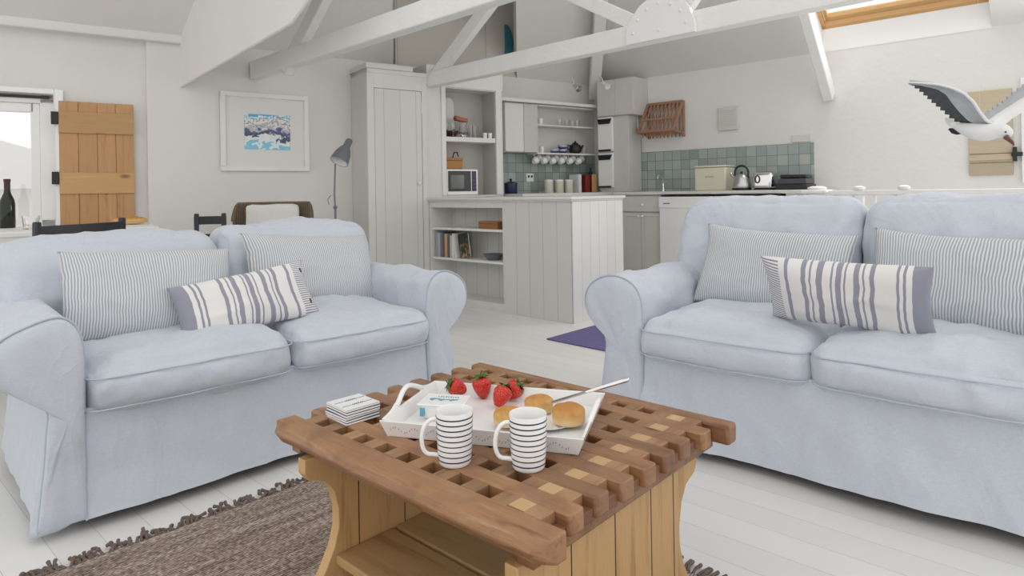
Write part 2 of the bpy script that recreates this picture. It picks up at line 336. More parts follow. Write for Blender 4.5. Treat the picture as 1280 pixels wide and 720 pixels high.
def soft_box(w,d,h,r=.04,n=22,crown=.0,sag=0,nz=.006,seed=0,front=0,vb=0):
    """puffy rounded box centred in x,y with its base at z=0"""
    pts={};f=[];v=[]
    def key(p): return tuple(round(q,5) for q in p)
    def e(t): return math.sin(t*PI/2)*.35+t*.65
    def vid(p):
        k=key(p)
        if k not in pts: pts[k]=len(v); v.append(k)
        return pts[k]
    nx=max(6,int(n*w/.65)); ny=max(6,int(n*d/.65)); nzn=max(5,int(n*h/.4))
    def face(ax,sgn,n1,n2):
        o=[i for i in range(3) if i!=ax]
        for i in range(n1):
            for j in range(n2):
                q=[]
                for a,b in ((i,j),(i+1,j),(i+1,j+1),(i,j+1)):
                    p=[0,0,0]; p[ax]=sgn; p[o[0]]=e(-1+2*a/n1); p[o[1]]=e(-1+2*b/n2); q.append(vid(p))
                f.append(q if (sgn>0)!=(ax==1) else q[::-1])
    face(0,1,ny,nzn);face(0,-1,ny,nzn);face(1,1,nx,nzn);face(1,-1,nx,nzn);face(2,1,nx,ny);face(2,-1,nx,ny)
    out=[]
    hw=(w/2,d/2,h/2)
    for p in v:
        P=[p[i]*hw[i] for i in range(3)]; rr=min(r,h/2-.001)
        q=[max(-(hw[i]-rr),min(hw[i]-rr,P[i])) for i in range(3)]; dv=Vector([P[i]-q[i] for i in range(3)])
        if dv.length>1e-7:
            # superellipse-like rounding
            dv=dv.normalized()*rr
        X=Vector(q)+dv; u,vv,ww=p
        X.z+=crown*(1-u*u)**.7*(1-vv*vv)**.7*(ww+1)/2 if ww>-1 else 0
        X.z-=sag*(1-u*u)*(1-vv*vv)*(ww+1)/2
        X.y-=front*(1-u*u)**.6*(1-ww*ww)*(1 if vv<0 else 0)*(-vv)
        X.y-=vb*(1-u*u)**.5*(1-ww*ww)**.5*(1 if vv<0 else 0)*(-vv)
        nrm=Vector((u**5 if abs(u)>.9 else 0,vv**5 if abs(vv)>.9 else 0,ww**5 if abs(ww)>.9 else 0))
        k=fbm(X,5,seed)*1.1+ (sharpwr((X.x*1.6,X.y*.6,X.z*1.2),6,seed+3)-.5)*.55*(.3+abs(fbm(X,3,seed+9))*2)
        if nrm.length: X+=nrm.normalized()*k*nz
        X.z+=h/2; out.append(X)
    b=B(); b.v=[tuple(x) for x in out]; b.f=[tuple(q) for q in f]; return b
def edge_loop(w,d,z,r,n=10):
    pts=[]
    for cx,cy,a0 in ((w/2-r,d/2-r,0),(-w/2+r,d/2-r,90),(-w/2+r,-d/2+r,180),(w/2-r,-d/2+r,270)):
        for i in range(5): a=R(a0+i*22.5); pts.append((cx+r*math.cos(a),cy+r*math.sin(a),z))
    out=[]
    for i in range(len(pts)):
        a,b=Vector(pts[i]),Vector(pts[(i+1)%len(pts)]); k=max(1,int((b-a).length/.03))
        for j in range(k): out.append(a.lerp(b,j/k))
    return out
def pillow(name,w,h,t,m,seed,parent=None,n=34,pinch=.05,nz=.01):
    """stuffed cushion lying in its own x-z plane, front towards -y, base at z=0"""
    v=[];uv=[];f=[]
    for side in (-1,1):
        base=len(v)
        for j in range(n+1):
            for i in range(n+1):
                u=-1+2*i/n; w_=-1+2*j/n; uu=math.sin(u*PI/2)*.3+u*.7; vv=math.sin(w_*PI/2)*.3+w_*.7
                x=w/2*uu*(1-pinch*(1-vv**2)*abs(uu)); z=h/2*vv*(1-pinch*1.4*(1-uu**2)*abs(vv))
                T=t/2*((1-abs(uu)**3.2)**.62)*((1-abs(vv)**3.2)**.62)
                k=fbm((x,side*.3,z),4,seed)*nz+(sharpwr((x,side,z*1.5),5,seed+4)-.5)*nz*.7
                T+=k*(1-uu**4)*(1-vv**4)
                e=warp((x,0,z),4,seed)*.012
                v.append((x+e.x,side*max(T,.0)+e.y*.8,z+h/2+e.z)); uv.append(((uu+1)/2,(vv+1)/2))
        for j in range(n):
            for i in range(n):
                a=base+j*(n+1)+i; q=(a,a+1,a+n+2,a+n+1); f.append(q if side<0 else q[::-1])
    me=bpy.data.meshes.new(name); me.from_pydata(v,[],f)
    l=me.uv_layers.new(name='UVMap')
    for p in me.polygons:
        p.use_smooth=True
        for li in p.loop_indices: l.data[li].uv=uv[me.loops[li].vertex_index]
    bm=bmesh.new(); bm.from_mesh(me); bmesh.ops.remove_doubles(bm,verts=[x for x in bm.verts if x.is_boundary],dist=2e-3); bm.to_mesh(me); bm.free()
    me.materials.append(M[m]); o=bpy.data.objects.new(name,me); C.objects.link(o)
    if parent: o.parent=parent
    return o
# ================================================================ THE ROOM
def struct(b,name,m,fr=None,bevel=0,z=0):
    o=b.build(name,m,None,bevel); o['kind']='structure'
    if fr: place(o,fr,0,0,z)
    return o
FF=Frame(0,0,-42.03)
b=B(); b.box(-9.5,7.5,-5.5,9.5,-.1,0); struct(b,'floor','floor',FF)
WZ=2.22; TP=.78
# back wall (picture, shutter, window on the left)
b=B()
b.box(-1.54,3.3,0,.3,0,WZ)
wx0,wx1,wz0,wz1=-3.35,-2.12,.80,1.745
b.box(-5,wx0,.05,.35,0,WZ); b.box(wx1,-1.54,.05,.35,0,WZ); b.box(wx0,wx1,.05,.35,0,wz0); b.box(wx0,wx1,.05,.35,wz1,WZ)
struct(b,'wall_back','plaster',FL,0)

# kitchen wall with skylight reveal
b=B(); b.box(-.3,5.2,0,.3,0,WZ+.03); struct(b,'wall_kitchen','plaster_k',FR)
# window at the left edge
w=B(); 
for x0,x1,z0,z1 in ((wx0,wx1,wz1-.06,wz1),(wx0,wx1,wz0,wz0+.05),(wx0,wx0+.06,wz0,wz1),(wx1-.085,wx1,wz0,wz1)): w.box(x0,x1,.10,.2,z0,z1)
w.box(wx0+.06,wx1-.12,.12,.18,wz1-.125,wz1-.06); w.box(wx1-.14,wx1-.085,.12,.18,wz0,wz1-.06)
w=struct(w,'window_1','white_gloss',FL,.004)
g=B().box(wx0+.06,wx1-.14,.145,.15,wz0+.05,wz1-.12).build('pane','pane',w)
fr_=B()
for x0,x1,z0,z1 in ((wx1,wx1+.055,wz0-.02,wz1+.035),(wx0,wx1,wz1,wz1+.035)): fr_.box(x0,x1,.015,.05,z0,z1)
fr_.build('window_casing','white_gloss',w,.004)
B().box(wx0,wx1-.03,.085,.10,wz1-.028,wz1-.008).build('dark_rail','black',w)
# window on the kitchen wall past the right-hand shutter
w=B()
for x0,x1,z0,z1 in ((3.93,4.0,1.0,1.8),(4.0,4.9,1.74,1.8),(4.0,4.9,1.0,1.06),(4.9,4.96,1.0,1.8)): w.box(x0,x1,-.035,.02,z0,z1)
w=struct(w,'window_2','white_gloss',FR,.004)
B().box(4.0,4.9,-.012,-.008,1.06,1.74).build('pane','pane',w)
# ceilings: two slopes meeting on a hip above the kitchen corner
def slope(fr,pts,name,mtl,th=.02):
    """pts: (local x, distance inward) on the slope rising from that wall"""
    b=B(); n=len(pts)
    P=[(x,-k,WZ+TP*k) for x,k in pts]; Q=[(x,y,z+.22) for x,y,z in P]
    b.add(P+Q,[tuple(range(n)),tuple(range(n,2*n))[::-1]]+[(i,(i+1)%n,n+(i+1)%n,n+i) for i in range(n)])
    return struct(b,name,mtl,fr)
def toL(X,Y,fr): x,y=fr.loc(X,Y); return (x,-y)
KX,KY=.98,7.55
hip=[(KX-.062*s,KY-.998*s) for s in (0,3.6)]
A0=FL.w(.53,0); 
def ahead(px,d): u,_=ray(px,240); return (u*d,d)
cutA=ahead(496,3.2); cutB=ahead(651,3.6)
B0=None
t0=FL.wall(651,200)[0]
b=B(); b.box(.53,t0+.12,.0,.3,WZ,4.45); struct(b,'wall_upper','panelwall',FL)
slope(FL,[(-5,-.05),(.53,-.05),toL(*cutA,FL),(-5,toL(*cutA,FL)[1])],'ceiling_left','ceil')
slope(FL,[(t0,-.05),(FL.loc(KX,KY)[0]+.0,-.05),toL(*hip[1],FL),(toL(*cutB,FL)[0],toL(*cutB,FL)[1])],'ceiling_back','ceil')
# kitchen slope with the skylight hole
sx0,sx1,sn0,sn1=2.52,3.76,.0,1.15
h1=toL(*hip[1],FR)
slope(FR,[(0,0),(sx0,0),(sx0,sn1),(sx0,h1[1]),h1],'ceiling_kitchen','ceil')
slope(FR,[(sx0,sn1),(sx1,sn1),(sx1,h1[1]),(sx0,h1[1])],'ceiling_upper','ceil')
slope(FR,[(sx1,0),(5.2,0),(5.2,h1[1]),(sx1,h1[1])],'ceiling_right','ceil')
# high flat piece over the upper wall, with its two cheeks
b=B(); P=[FL.w(.53,0.1),FL.w(t0+.12,0.1),(*cutB,0),(*cutA,0)]; b.prism([(p[0],p[1]) for p in P],'z',4.4,4.45); struct(b,'ceiling_high','ceil')
for nm,a,c in (('wall_cheek_left',FL.w(.53,.1),cutA),('wall_cheek_right',FL.w(t0,.1),cutB)):
    s0=0.; cz=WZ+TP*(-FL.loc(*c)[1])
    v=[(a[0],a[1],WZ+.02),(c[0],c[1],cz+.02),(c[0],c[1],4.6),(a[0],a[1],4.6)]
    dx=.03; b=B(); b.add(v+[(x+dx,y,z) for x,y,z in v],[(0,1,2,3),(7,6,5,4),(0,4,5,1),(1,5,6,2),(2,6,7,3),(3,7,4,0)]); struct(b,nm,'panelwall')
# skylight: reveals and pine frame
sk=B()
zz=lambda n:WZ+TP*n
sk.box(sx0-.06,sx1+.06,-.003,.04,WZ-.004,WZ+.24)
for x in (sx0-.05,sx1): sk.add([(x+i,-n,z) for i in (0,.05) for n,z in ((-.02,WZ),(sn1,zz(sn1)),(sn1,zz(sn1)+.24),(-.02,WZ+.24))],[(0,1,2,3),(7,6,5,4),(0,4,5,1),(1,5,6,2),(2,6,7,3),(3,7,4,0)])
sk.box(sx0,sx1,-sn1-.03,-sn1,zz(sn1),zz(sn1)+.26)
sk=struct(sk,'window_3','white_gloss',FR)
def skbar(b,x0,x1,n0,n1,h0,h1):
    P=[(x,-n,zz(n)+h) for h in (h0,h1) for x,n in ((x0,n0),(x1,n0),(x1,n1),(x0,n1))]
    b.add(P,[(3,2,1,0),(4,5,6,7),(0,1,5,4),(1,2,6,5),(2,3,7,6),(3,0,4,7)])
f=B(); 
for a in ((sx0,sx1,.0,.03),(sx0,sx1,sn1-.03,sn1),(sx0,sx0+.03,.01,sn1),(sx1-.03,sx1,.01,sn1)): skbar(f,a[0],a[1],a[2],a[3],.2,.25)
f.build('sash_frame','skywood',sk,.004)
f=B()
for a in ((sx0+.035,sx1-.035,.035,.065),(sx0+.035,sx0+.065,.04,sn1-.04),(sx1-.065,sx1-.035,.04,sn1-.04)): skbar(f,a[0],a[1],a[2],a[3],.235,.28)
f.build('sash','skywood',sk,.004)
f=B(); skbar(f,sx0+.06,sx1-.06,.06,sn1-.03,.262,.266); f.build('pane','pane',sk)
# hip rafter, wall plate, plastered haunch, soffit
b=B(); a=Vector((KX-.01,KY-.08,WZ-.12)); s=3.2; e=Vector((KX-.062*s,KY-.998*s,WZ-.1+.61*s)); b.bar(a,e,.12,.16); b=struct(b,'trim_1','beam',bevel=.008)
b=B(); b.box(-5,-1.04,-.045,.06,2.19,2.33); struct(b,'trim_2','ceil',FL,.01)
hx,hy,_=FL.w(-1.30,0); _t,_z=Frame(hx,hy,-44).wall(366,30); _t2,_z2=Frame(hx,hy,-44).wall(398,-14); zb=[(-.02,1.85),(_t,_z),(_t2,_z2),(_t2,WZ+TP*_t2*.97),(-.02,WZ)]
o=B().prism([(x,z) for x,z in zb],'y',-.012,.012).build('trim_3','ceil',None,.01); o['kind']='structure'; o.location=(hx,hy,0); o.rotation_euler=(0,0,R(-44))
b=B(); b.box(1.5,3.02,-.26,.0,1.92,1.95); struct(b,'trim_4','wpaint',FL)
# tiled splashbacks
b=B(); b.box(1.5,3.04,-.012,0,.97,1.402); struct(b,'trim_5','tiles',FL)
b=B(); b.box(.12,2.43,-.012,0,.97,1.402); struct(b,'trim_6','tiles',FR)
# ================================================================ ROOF TRUSSES
FTr=[Frame(*FL.w(.754,.0)[:2],-44.8),None]
def truss(px,py,label,plate):
    t,_=FL.wall(px,py); X,Y,_=FL.w(t,.0); fr=Frame(X,Y,-44.8)
    return fr
def truss_at(X,Y,label,kind,L):
    r=empty('roof_truss',Frame(X,Y,-44.8),0,0,0,label=label,cat='truss',group='white painted roof trusses')
    B().box(.02,L,-.045,.045,1.965,2.105).build('tie_beam','beam',r,.008)
    fr=Frame(X,Y,-44.8); (a,za),(c,zc)=[fr.wall(*p) for p in kind]; k=(1.9-a)/(c-a)
    B().bar((a,0,za),(a+(c-a)*k,0,za+(zc-za)*k),.07,.115).build('rafter','beam',r,.008)
    return r
t1=truss_at(*FL.w(-.755,0)[:2],'long white painted tie beam and rafter nearest the camera',((358,88),(402,2)),5.2)
t2=truss_at(-.80,6.0,'white roof truss with round bolted plate, ending above the cupboard',((541,100),(603,18)),5.6)
for t in (t1,t2): del t['group']
# round plate where the struts meet on the second truss
def trx(px,py):    # coords in truss 2 plane
    fr=Frame(-.80,6.0,-44.8); return fr.wall(px,py,-.05)
cx,cz=trx(826,44)
rr=.25
pts=[]
import itertools
for i in range(97):
    a=R(-200+i*220/96*1.0+ -0); 
prof=[]
for i in range(73):
    a=R(-32+i*244/72); rad=rr*(1+.025*abs(math.cos(4.5*(a)))); prof.append((cx+rad*math.cos(a),cz+rad*math.sin(a)))
prof=[(x,max(z,1.967)) for x,z in prof]
pl=B().prism(prof,'y',-.075,-.047).build('gusset_plate','white_gloss',t2,.004)
for x,z in [(cx+rr*.8*math.cos(R(-14+i*26)),cz+rr*.8*math.sin(R(-14+i*26))) for i in range(9)]+[(cx-.04,cz-.05),(cx+.06,cz-.03),(cx,cz+.03)]:
    if z>1.985: B().ball((x,-.078,z),.011,10,6,(1,.7,1)).build('bolt_head','white_gloss',pl,0,True)
for dx,dz in ((-.87,.5),(-.03,.8),(.62,.66)):
    L=math.hypot(dx,dz); B().bar((cx+dx/L*.1,0,cz+dz/L*.1),(cx+dx*1.1,0,cz+dz*1.1),.10,.07,(0,1,0)).build('strut','beam',t2,.006)
# post and strut on the first truss
fr1=Frame(*FL.w(-.755,0)[:2],-44.8)
# right-hand principal rafter foot on the kitchen wall
x,z=FR.wall(1037,118)
r=empty('principal_rafter',FR,x,0,0,label='short sloping white roof brace beside the skylight',cat='roof beam')
B().bar((0,-.01,z-.02),(0,-1.75,z+1.78),.085,.13).build('brace','beam',r,.008)
# ================================================================ SOFAS
def sofa(fr,label,ztop,seed,arms=(.16,.16),sw=(.64,.64),rk=(.95,.95),bo=.01,bw=None):
    bw=bw or ((sum(arms)+sum(sw)+.02)/2,)*2
    SX=(arms[0],arms[0]+sw[0])
    L=sum(arms)+sum(sw)
    r=empty('sofa',fr,0,0,0,label=label,cat='sofa')
    D=.95
    # skirted body: rows around the perimeter, flaring to the hem
    per=[]; 
    def addseg(a,b,n):
        for i in range(n): per.append((a[0]+(b[0]-a[0])*i/n,a[1]+(b[1]-a[1])*i/n))
    cr=.025
    addseg((cr,0),(L-cr,0),90); addseg((L-cr,0),(L,cr),4); addseg((L,cr),(L,D-cr),44); addseg((L,D-cr),(L-cr,D),4)
    addseg((L-cr,D),(cr,D),60); addseg((cr,D),(0,D-cr),4); addseg((0,D-cr),(0,cr),44); addseg((0,cr),(cr,0),4)
    rows=[]; NZ=16
    for j in range(NZ+1):
        k=j/NZ; z=.038+(.36-.038)*k; row=[]
        for (x,y) in per:
            ox,oy=(x-L/2)/(L/2),(y-D/2)/(D/2); nx=1 if ox>.985 else -1 if ox<-.985 else 0; ny=1 if oy>.97 else -1 if oy<-.97 else 0
            fl=.028*(1-k)**1.5
            wv=fbm((x,y,z*.35),2.2,seed)*.02*(1-k)**.8+(sharpwr((x,y,z*.6),3.2,seed+2)-.5)*.012*(1-.4*k)
            wv+=fbm((x+z*1.5,y,z),5,seed+8)*.006
            if abs(ox)>.9 and ny: wv*=.5
            a=fl+wv; hem=.012*fbm((x,y,0),1.5,seed+5)*(1-k)
            if abs(ox)>.99 and abs(oy)>.95: hem-=.015*(1-k)
            if nx: a-=.05
            if ny and (x<arms[0] or x>L-arms[1]): a-=.012
            row.append((x+nx*a,y+ny*a,z+hem))
        rows.append(row)
    b=B(); 
    nr,nc=len(rows),len(rows[0]); b.v=[p for q in rows for p in q]
    b.f=[(i*nc+k,i*nc+(k+1)%nc,(i+1)*nc+(k+1)%nc,(i+1)*nc+k) for i in range(nr-1) for k in range(nc)]
    b.f.append(tuple((nr-1)*nc+k for k in range(nc)))
    b.build('skirt','blue',r,0,True,angle=60)
    # hidden carcass and feet
    B().box(.05,L-.05,.06,D-.05,.06,.34).build('carcass','black',r,.01)
    for x in (.09,L-.09):
        for y in (.09,D-.09): B().lathe([(.022,0),(.026,.02),(.03,.075)],x,y,0,12).build('foot','black',r)
    prof=[(-.034,.035),(-.024,.12),(-.012,.22),(-.004,.31),(.0,.37),(-.016,.41),(-.05,.435),(-.088,.47),(-.108,.515),(-.105,.565),(-.075,.607),(-.025,.636),(.03,.648),(.085,.642),(.13,.62),(.158,.585),(.17,.54),(.172,.47),(.171,.36),(.170,.25),(.168,.14),(.166,.035)]
    prof0=prof
    def smooth_prof(p,n=3):
        out=[]
        for i in range(len(p)-1):
            p0=p[max(i-1,0)];p1=p[i];p2=p[i+1];p3=p[min(i+2,len(p)-1)]
            for q in range(n):
                t=q/n; out.append(tuple(.5*((2*p1[k])+(-p0[k]+p2[k])*t+(2*p0[k]-5*p1[k]+4*p2[k]-p3[k])*t*t+(-p0[k]+3*p1[k]-3*p2[k]+p3[k])*t**3) for k in (0,1)))
        out.append(p[-1]); return out
    for side in (0,1):
        arm=arms[side]; ak=arm/.16; pf=smooth_prof([(x*ak if x>0 else x*(rk[side] if z>.3 else 1),z) for x,z in prof0])
        rows=[]; NY=26; y1=.88; BX,BZ=.085*ak,.34
        pfl=pf+[((.166-.2*q/6)*ak if q else .166*ak,.035) for q in range(1,6)]
        fl=lambda z:-.030*max(0,1-z/.37)**1.4
        for q,(sc,yy) in enumerate(((.0,-.020),(.3,-.020),(.6,-.019),(.85,-.016),(.95,-.010),(.988,.0))):
            row=[]
            for x,z in pfl:
                X,Z=BX+(x-BX)*sc,BZ+(z-BZ)*sc; k=fbm((X*2,Z,side),4,seed)*.010+(sharpwr((X*3,Z*1.5,side+.3),3.,seed+6)-.5)*.010
                row.append((X,yy+fl(Z)+k*(1-sc**6),Z))
            rows.append(row)
        for j in range(NY+1):
            y=.008+(y1-.008)*j/NY; row=[]
            for i,(x,z) in enumerate(pfl):
                k=fbm((x,y,z),4,seed+side*7)*.014+(sharpwr((x*2,y*1.2,z*2),3.5,seed+side*5+1)-.5)*.012
                dx,dz=x-.04,(z-.52) if z>.38 else 0; l=math.hypot(dx,dz)+1e-6
                k*=min(1,j/2)*(1 if z>.37 else .45)
                if .37<z<.47 and x<.05: k+=.006*math.sin(y*70+seed)
                cf=max(0,1-j/3)*max(0,1-z/.37)**1.4
                row.append((x+dx/l*k-(.02*cf if x<.05 else 0),y+fl(z)*max(0,1-j/4),z+dz/l*k-(.012*cf if x<.05 else 0)))
            rows.append(row)
        if side: rows=[[(L-x,y,z) for x,y,z in q] for q in rows]
        b=B(); nr,nc=len(rows),len(rows[0]); b.v=[p for q in rows for p in q]
        b.f=[(i*nc+k,i*nc+(k+1)%nc,(i+1)*nc+(k+1)%nc,(i+1)*nc+k) for i in range(nr-1) for k in range(nc)]
        b.f.append(tuple((nr-1)*nc+k for k in range(nc)))
        o=b.build('arm','blue',r,0,True,angle=70)
        pp=[((L-x) if side else x,-.001+fl(z),z) for x,z in pf]
        B().tube(pp,.0032,6).build('arm_piping','pipe',o,0,True)
        # small gathers of the cloth where the roll meets the panel
    # seat base under cushions
    # seat cushions
    for i in (0,1):
        cxx=SX[i]+sw[i]/2; sw_=sw[i]; ztop_=ztop[i]
        b=soft_box(sw_-.004,.80,.155,.06,34,.05,0,.014,seed+i*11,front=.035)
        o=b.build('seat_cushion','blue',r,0,True,angle=80); o.location=(cxx,.37,.325)
        for zz_ in (.03,.125):
            lp=[]
            for p in edge_loop(sw_-.002,.802,zz_,.055):
                u=p.x/(sw_/2); v_=p.y/.40; ww=(zz_-.0775)/.0775
                dy=-.035*max(0,1-u*u)**.6*(1-ww*ww) if v_<-.7 else 0
                lp.append((p.x,p.y+dy,p.z+fbm((p.x,p.y,zz_),5,seed)*.004))
            B().tube(lp,.0026,6,closed=True).build('cushion_piping','pipe',o,0,True)
    # back frame and back cushions
    b=soft_box(L-.10,.2,.52,.06,26,.0,0,.008,seed+31); o=b.build('backrest','blue',r,0,True,angle=80); o.location=(L/2,.85,.28)
    for i in (0,1):
        hh=ztop[i]-.47; wdt=bw[i]
        b=soft_box(wdt-.006,.25,hh,.075,34,.006,0,.014,seed+41+i*7,vb=.03)
        # lean back
        b.v=[(x*(1+.0*z),y+.10*(max(z,0)/hh)**1.2-.02*math.sin(PI*z/hh),z-.018*(abs(x)/(wdt/2))**4*(z/hh)) for x,y,z in b.v]
        o=b.build('back_cushion','blue',r,0,True,angle=80); o.location=((-bo if i==0 else -bo+bw[0])+wdt/2,.70,.47)
        lp=[]
        for s_ in range(61):
            a=PI*s_/60; ca,sa=math.cos(a),math.sin(a)
            x=(wdt/2-.012)*(1 if ca>0 else -1)*abs(ca)**.22; z=hh*.25+(hh*.75-.012)*abs(sa)**.3
            z-=.018*(abs(x)/(wdt/2))**4*(z/hh)
            lp.append((x,-.075+.10*(max(z,0)/hh)**1.2-.02*math.sin(PI*z/hh),z))
        B().tube(lp,.0028,6).build('cushion_piping','pipe',o,0,True)
    return r,L
SLf=Frame(-1.42*.965,1.955*.965,43.4); SRf=Frame(.395*.965,2.76*.965,-42.0)
sofa(SLf,'pale blue slipcovered two-seat sofa on the left, beside the brown rug',(.848,.868),3,arms=(.085,.115),sw=(.665,.615),rk=(1.3,.95),bo=.075,bw=(.80,.755))
sofa(SRf,'pale blue slipcovered two-seat sofa on the right, in front of the kitchen wall',(.95,.958),17)
# scatter cushions
def put_pillow(fr,x,y,z,m,w,h,t,label,seed,lean=20,rot=0,roll=0,name='scatter_cushion',flip=False):
    o=pillow(name,w,h,t,m,seed)
    o.location=fr.w(x,y,z); o.rotation_mode='ZYX' if False else 'XYZ'
    from mathutils import Matrix
    Mx=Matrix.Translation(fr.w(x,y,z))@Matrix.Rotation(fr.a+R(rot),4,'Z')@Matrix.Rotation(R(-lean),4,'X')@Matrix.Rotation(R(roll),4,'Y')
    o.matrix_world=Mx; props(o,label,'cushion'); return o
put_pillow(SLf,.36,.30,.485,'ticking',.58,.345,.15,'narrow-striped blue ticking cushion near the left arm of the left sofa',5,24,-2,3)
put_pillow(SLf,1.07,.42,.49,'ticking',.64,.355,.15,'narrow-striped blue ticking cushion against the far arm of the left sofa',9,24,4,4)
p1=put_pillow(SLf,.68,.17,.485,'banded',.52,.235,.12,'broad-banded white and slate bolster cushion in the middle of the left sofa',12,26,-2,-7)
put_pillow(SRf,.49,.42,.485,'ticking',.62,.36,.15,'narrow-striped blue ticking cushion next to the left arm of the right sofa',21,22,2,3)
put_pillow(SRf,1.16,.42,.485,'ticking',.62,.36,.15,'narrow-striped blue ticking cushion at the right edge of the photo',25,22,-2,3)
p2=put_pillow(SRf,.87,.10,.745,'banded',.52,.26,.13,'broad-banded white and slate bolster cushion in the middle of the right sofa',29,-24,0,181)
M['toggle']=mat('dark_red_toggle',(.12,.02,.025),.6)
for p,sg in ((p1,1),(p2,-1)):
    for z in ((.05,.185) if p is p1 else (.04,.20)):
        B().ball((.235,-.018 if sg>0 else .018,z),.011,10,6,(.55,.5,1.2)).build('toggle','toggle',p,0,True)
# ================================================================ COFFEE TABLE
ct=empty('coffee_table',FT,0,0,0,label='low reclaimed wood coffee table with grated top, on the brown rug',cat='coffee table')
TZ=.48; PX=.0742; PY=.0756
def edge_rail(y0,y1,name,lab=None):
    b=B(); n=26; L0,L1=-.015,.79
    out=[]
    for i in range(n+1):
        k=i/n; x=L0+(L1-L0)*k; e=min(1,min(k,1-k)/.04)
        yy=.006*fbm((x,0,0),5,y0*9)
        out.append((x,e,yy))
    sec=lambda e,yy:[(y0+yy+(.012*(1-e)),TZ-.006-.006*(1-e)),(y0+.01+yy,TZ),(y1,TZ),(y1,TZ-.045),(y0+.03,TZ-.052+.008*(1-e)),(y0+.008+yy,TZ-.045+.014*(1-e)),(y0-.006+yy+.012*(1-e),TZ-.026)]
    rows=[[(x,*p) for p in sec(e,yy)] for x,e,yy in out]; nc=7
    b.v=[p for q in rows for p in q]; b.f=[(i*nc+k,i*nc+(k+1)%nc,(i+1)*nc+(k+1)%nc,(i+1)*nc+k) for i in range(n) for k in range(nc)]+[tuple(range(nc)),tuple(n*nc+k for k in range(nc))]
    return b.build(name,'old',ct,.004)
edge_rail(-.012,.044,'edge_rail')
b=B(); b.box(-.005,.80,.612,.655,TZ-.045,TZ); b.build('edge_rail','old',ct,.008)
# long slats (rounded ends project past the cross slats)
for k in range(7):
    y=.064+PY*(k+.5); w=.0212; x0=-.012+random.uniform(-.006,.006); x1=.772+random.uniform(-.006,.008)
    pts=[(x0+.008,y-w),(x1-.005,y-w),(x1,y-w*.75),(x1,y+w*.75),(x1-.005,y+w),(x0+.008,y+w),(x0,y+w*.5),(x0,y-w*.5)]
    B().prism(pts,'z',TZ-.036,TZ).build('slat','old',ct,.003)
# cross slats, flush, cut between the long slats
for c in range(10):
    xc=.163+PX*(c-1.5); w=.0185
    b=B()
    for k in range(8):
        yc=.064+PY*k; a0=yc-PY/2+.0212; a1=yc+PY/2-.0212
        if k==7: a1=.612
        if k==0: a0=.043
        b.box(xc-w,xc+w,a0-.0005,a1+.0005,TZ-.032,TZ-.0008)
    b.build('cross_slat','oldy',ct,.0015)
for k in range(8):
    y0_=.064+PY*k-PY/2+.0212; y1_=.064+PY*k+PY/2-.0212
    if k==0: y0_=.044
    if k==7: y1_=.612
    B().box(.7390,.760,y0_,y1_,TZ-.040,TZ-.018).build('end_block','old_end',ct,.002)
b=B()
for k in range(8): b.box(.6825-.0182,.6825+.0182,.064+PY*k-.0165,.064+PY*k+.0165,TZ-.03,TZ-.0012)
b.build('filler_blocks','fill',ct,.001)
# bearers below the grating
B().box(.045,.735,.03,.615,TZ-.062,TZ-.052).build('hole_shade_board','hole_shade',ct,.002)  # dark sheet added to paint shade into the grating holes
for x in (.03,.715): B().box(x,x+.035,.01,.64,TZ-.064,TZ-.0365).build('bearer','old',ct,.003)
# shaped end panels
def endpanel(x,name='end_panel'):
    hw=.302; cy=.30; pts=[]
    half=[(hw,.417),(hw,.385),(hw-.012,.368),(hw-.05,.355),(hw-.072,.325),(hw-.083,.28),(hw-.083,.24),(hw-.07,.195),(hw-.045,.15),(hw-.02,.12),(hw-.006,.10),(hw+.0,.07),(hw+.0,.0)]
    pts=[(cy-a,z) for a,z in half]+[(cy+a,z) for a,z in half[::-1]]
    # planks: split in y
    cuts=[cy-hw-.05,cy-.165,cy-.03,cy+.1,cy+hw-.11,cy+hw+.05]
    o=B().prism([(p[0],p[1]) for p in pts],'x',x,x+.028).build(name,'pine',ct,.002)
    return o,cuts,cy,hw
for x in (.078,.70):
    o,cuts,cy,hw=endpanel(x)
    # plank joints as thin grooves raised battens-free dark strips
    b=B()
    for c in cuts[1:-1]:
        for xx in (x-.0006,x+.0276): b.box(xx,xx+.001,c-.0012,c+.0012,.02 ,.413)
    b.build('plank_joint','dark',o)
for (y0,y1) in ((.07,.23),(.24,.38),(.39,.53)): B().box(.106,.70,y0,y1,.158,.18).build('shelf_board','pinex',ct,.004)
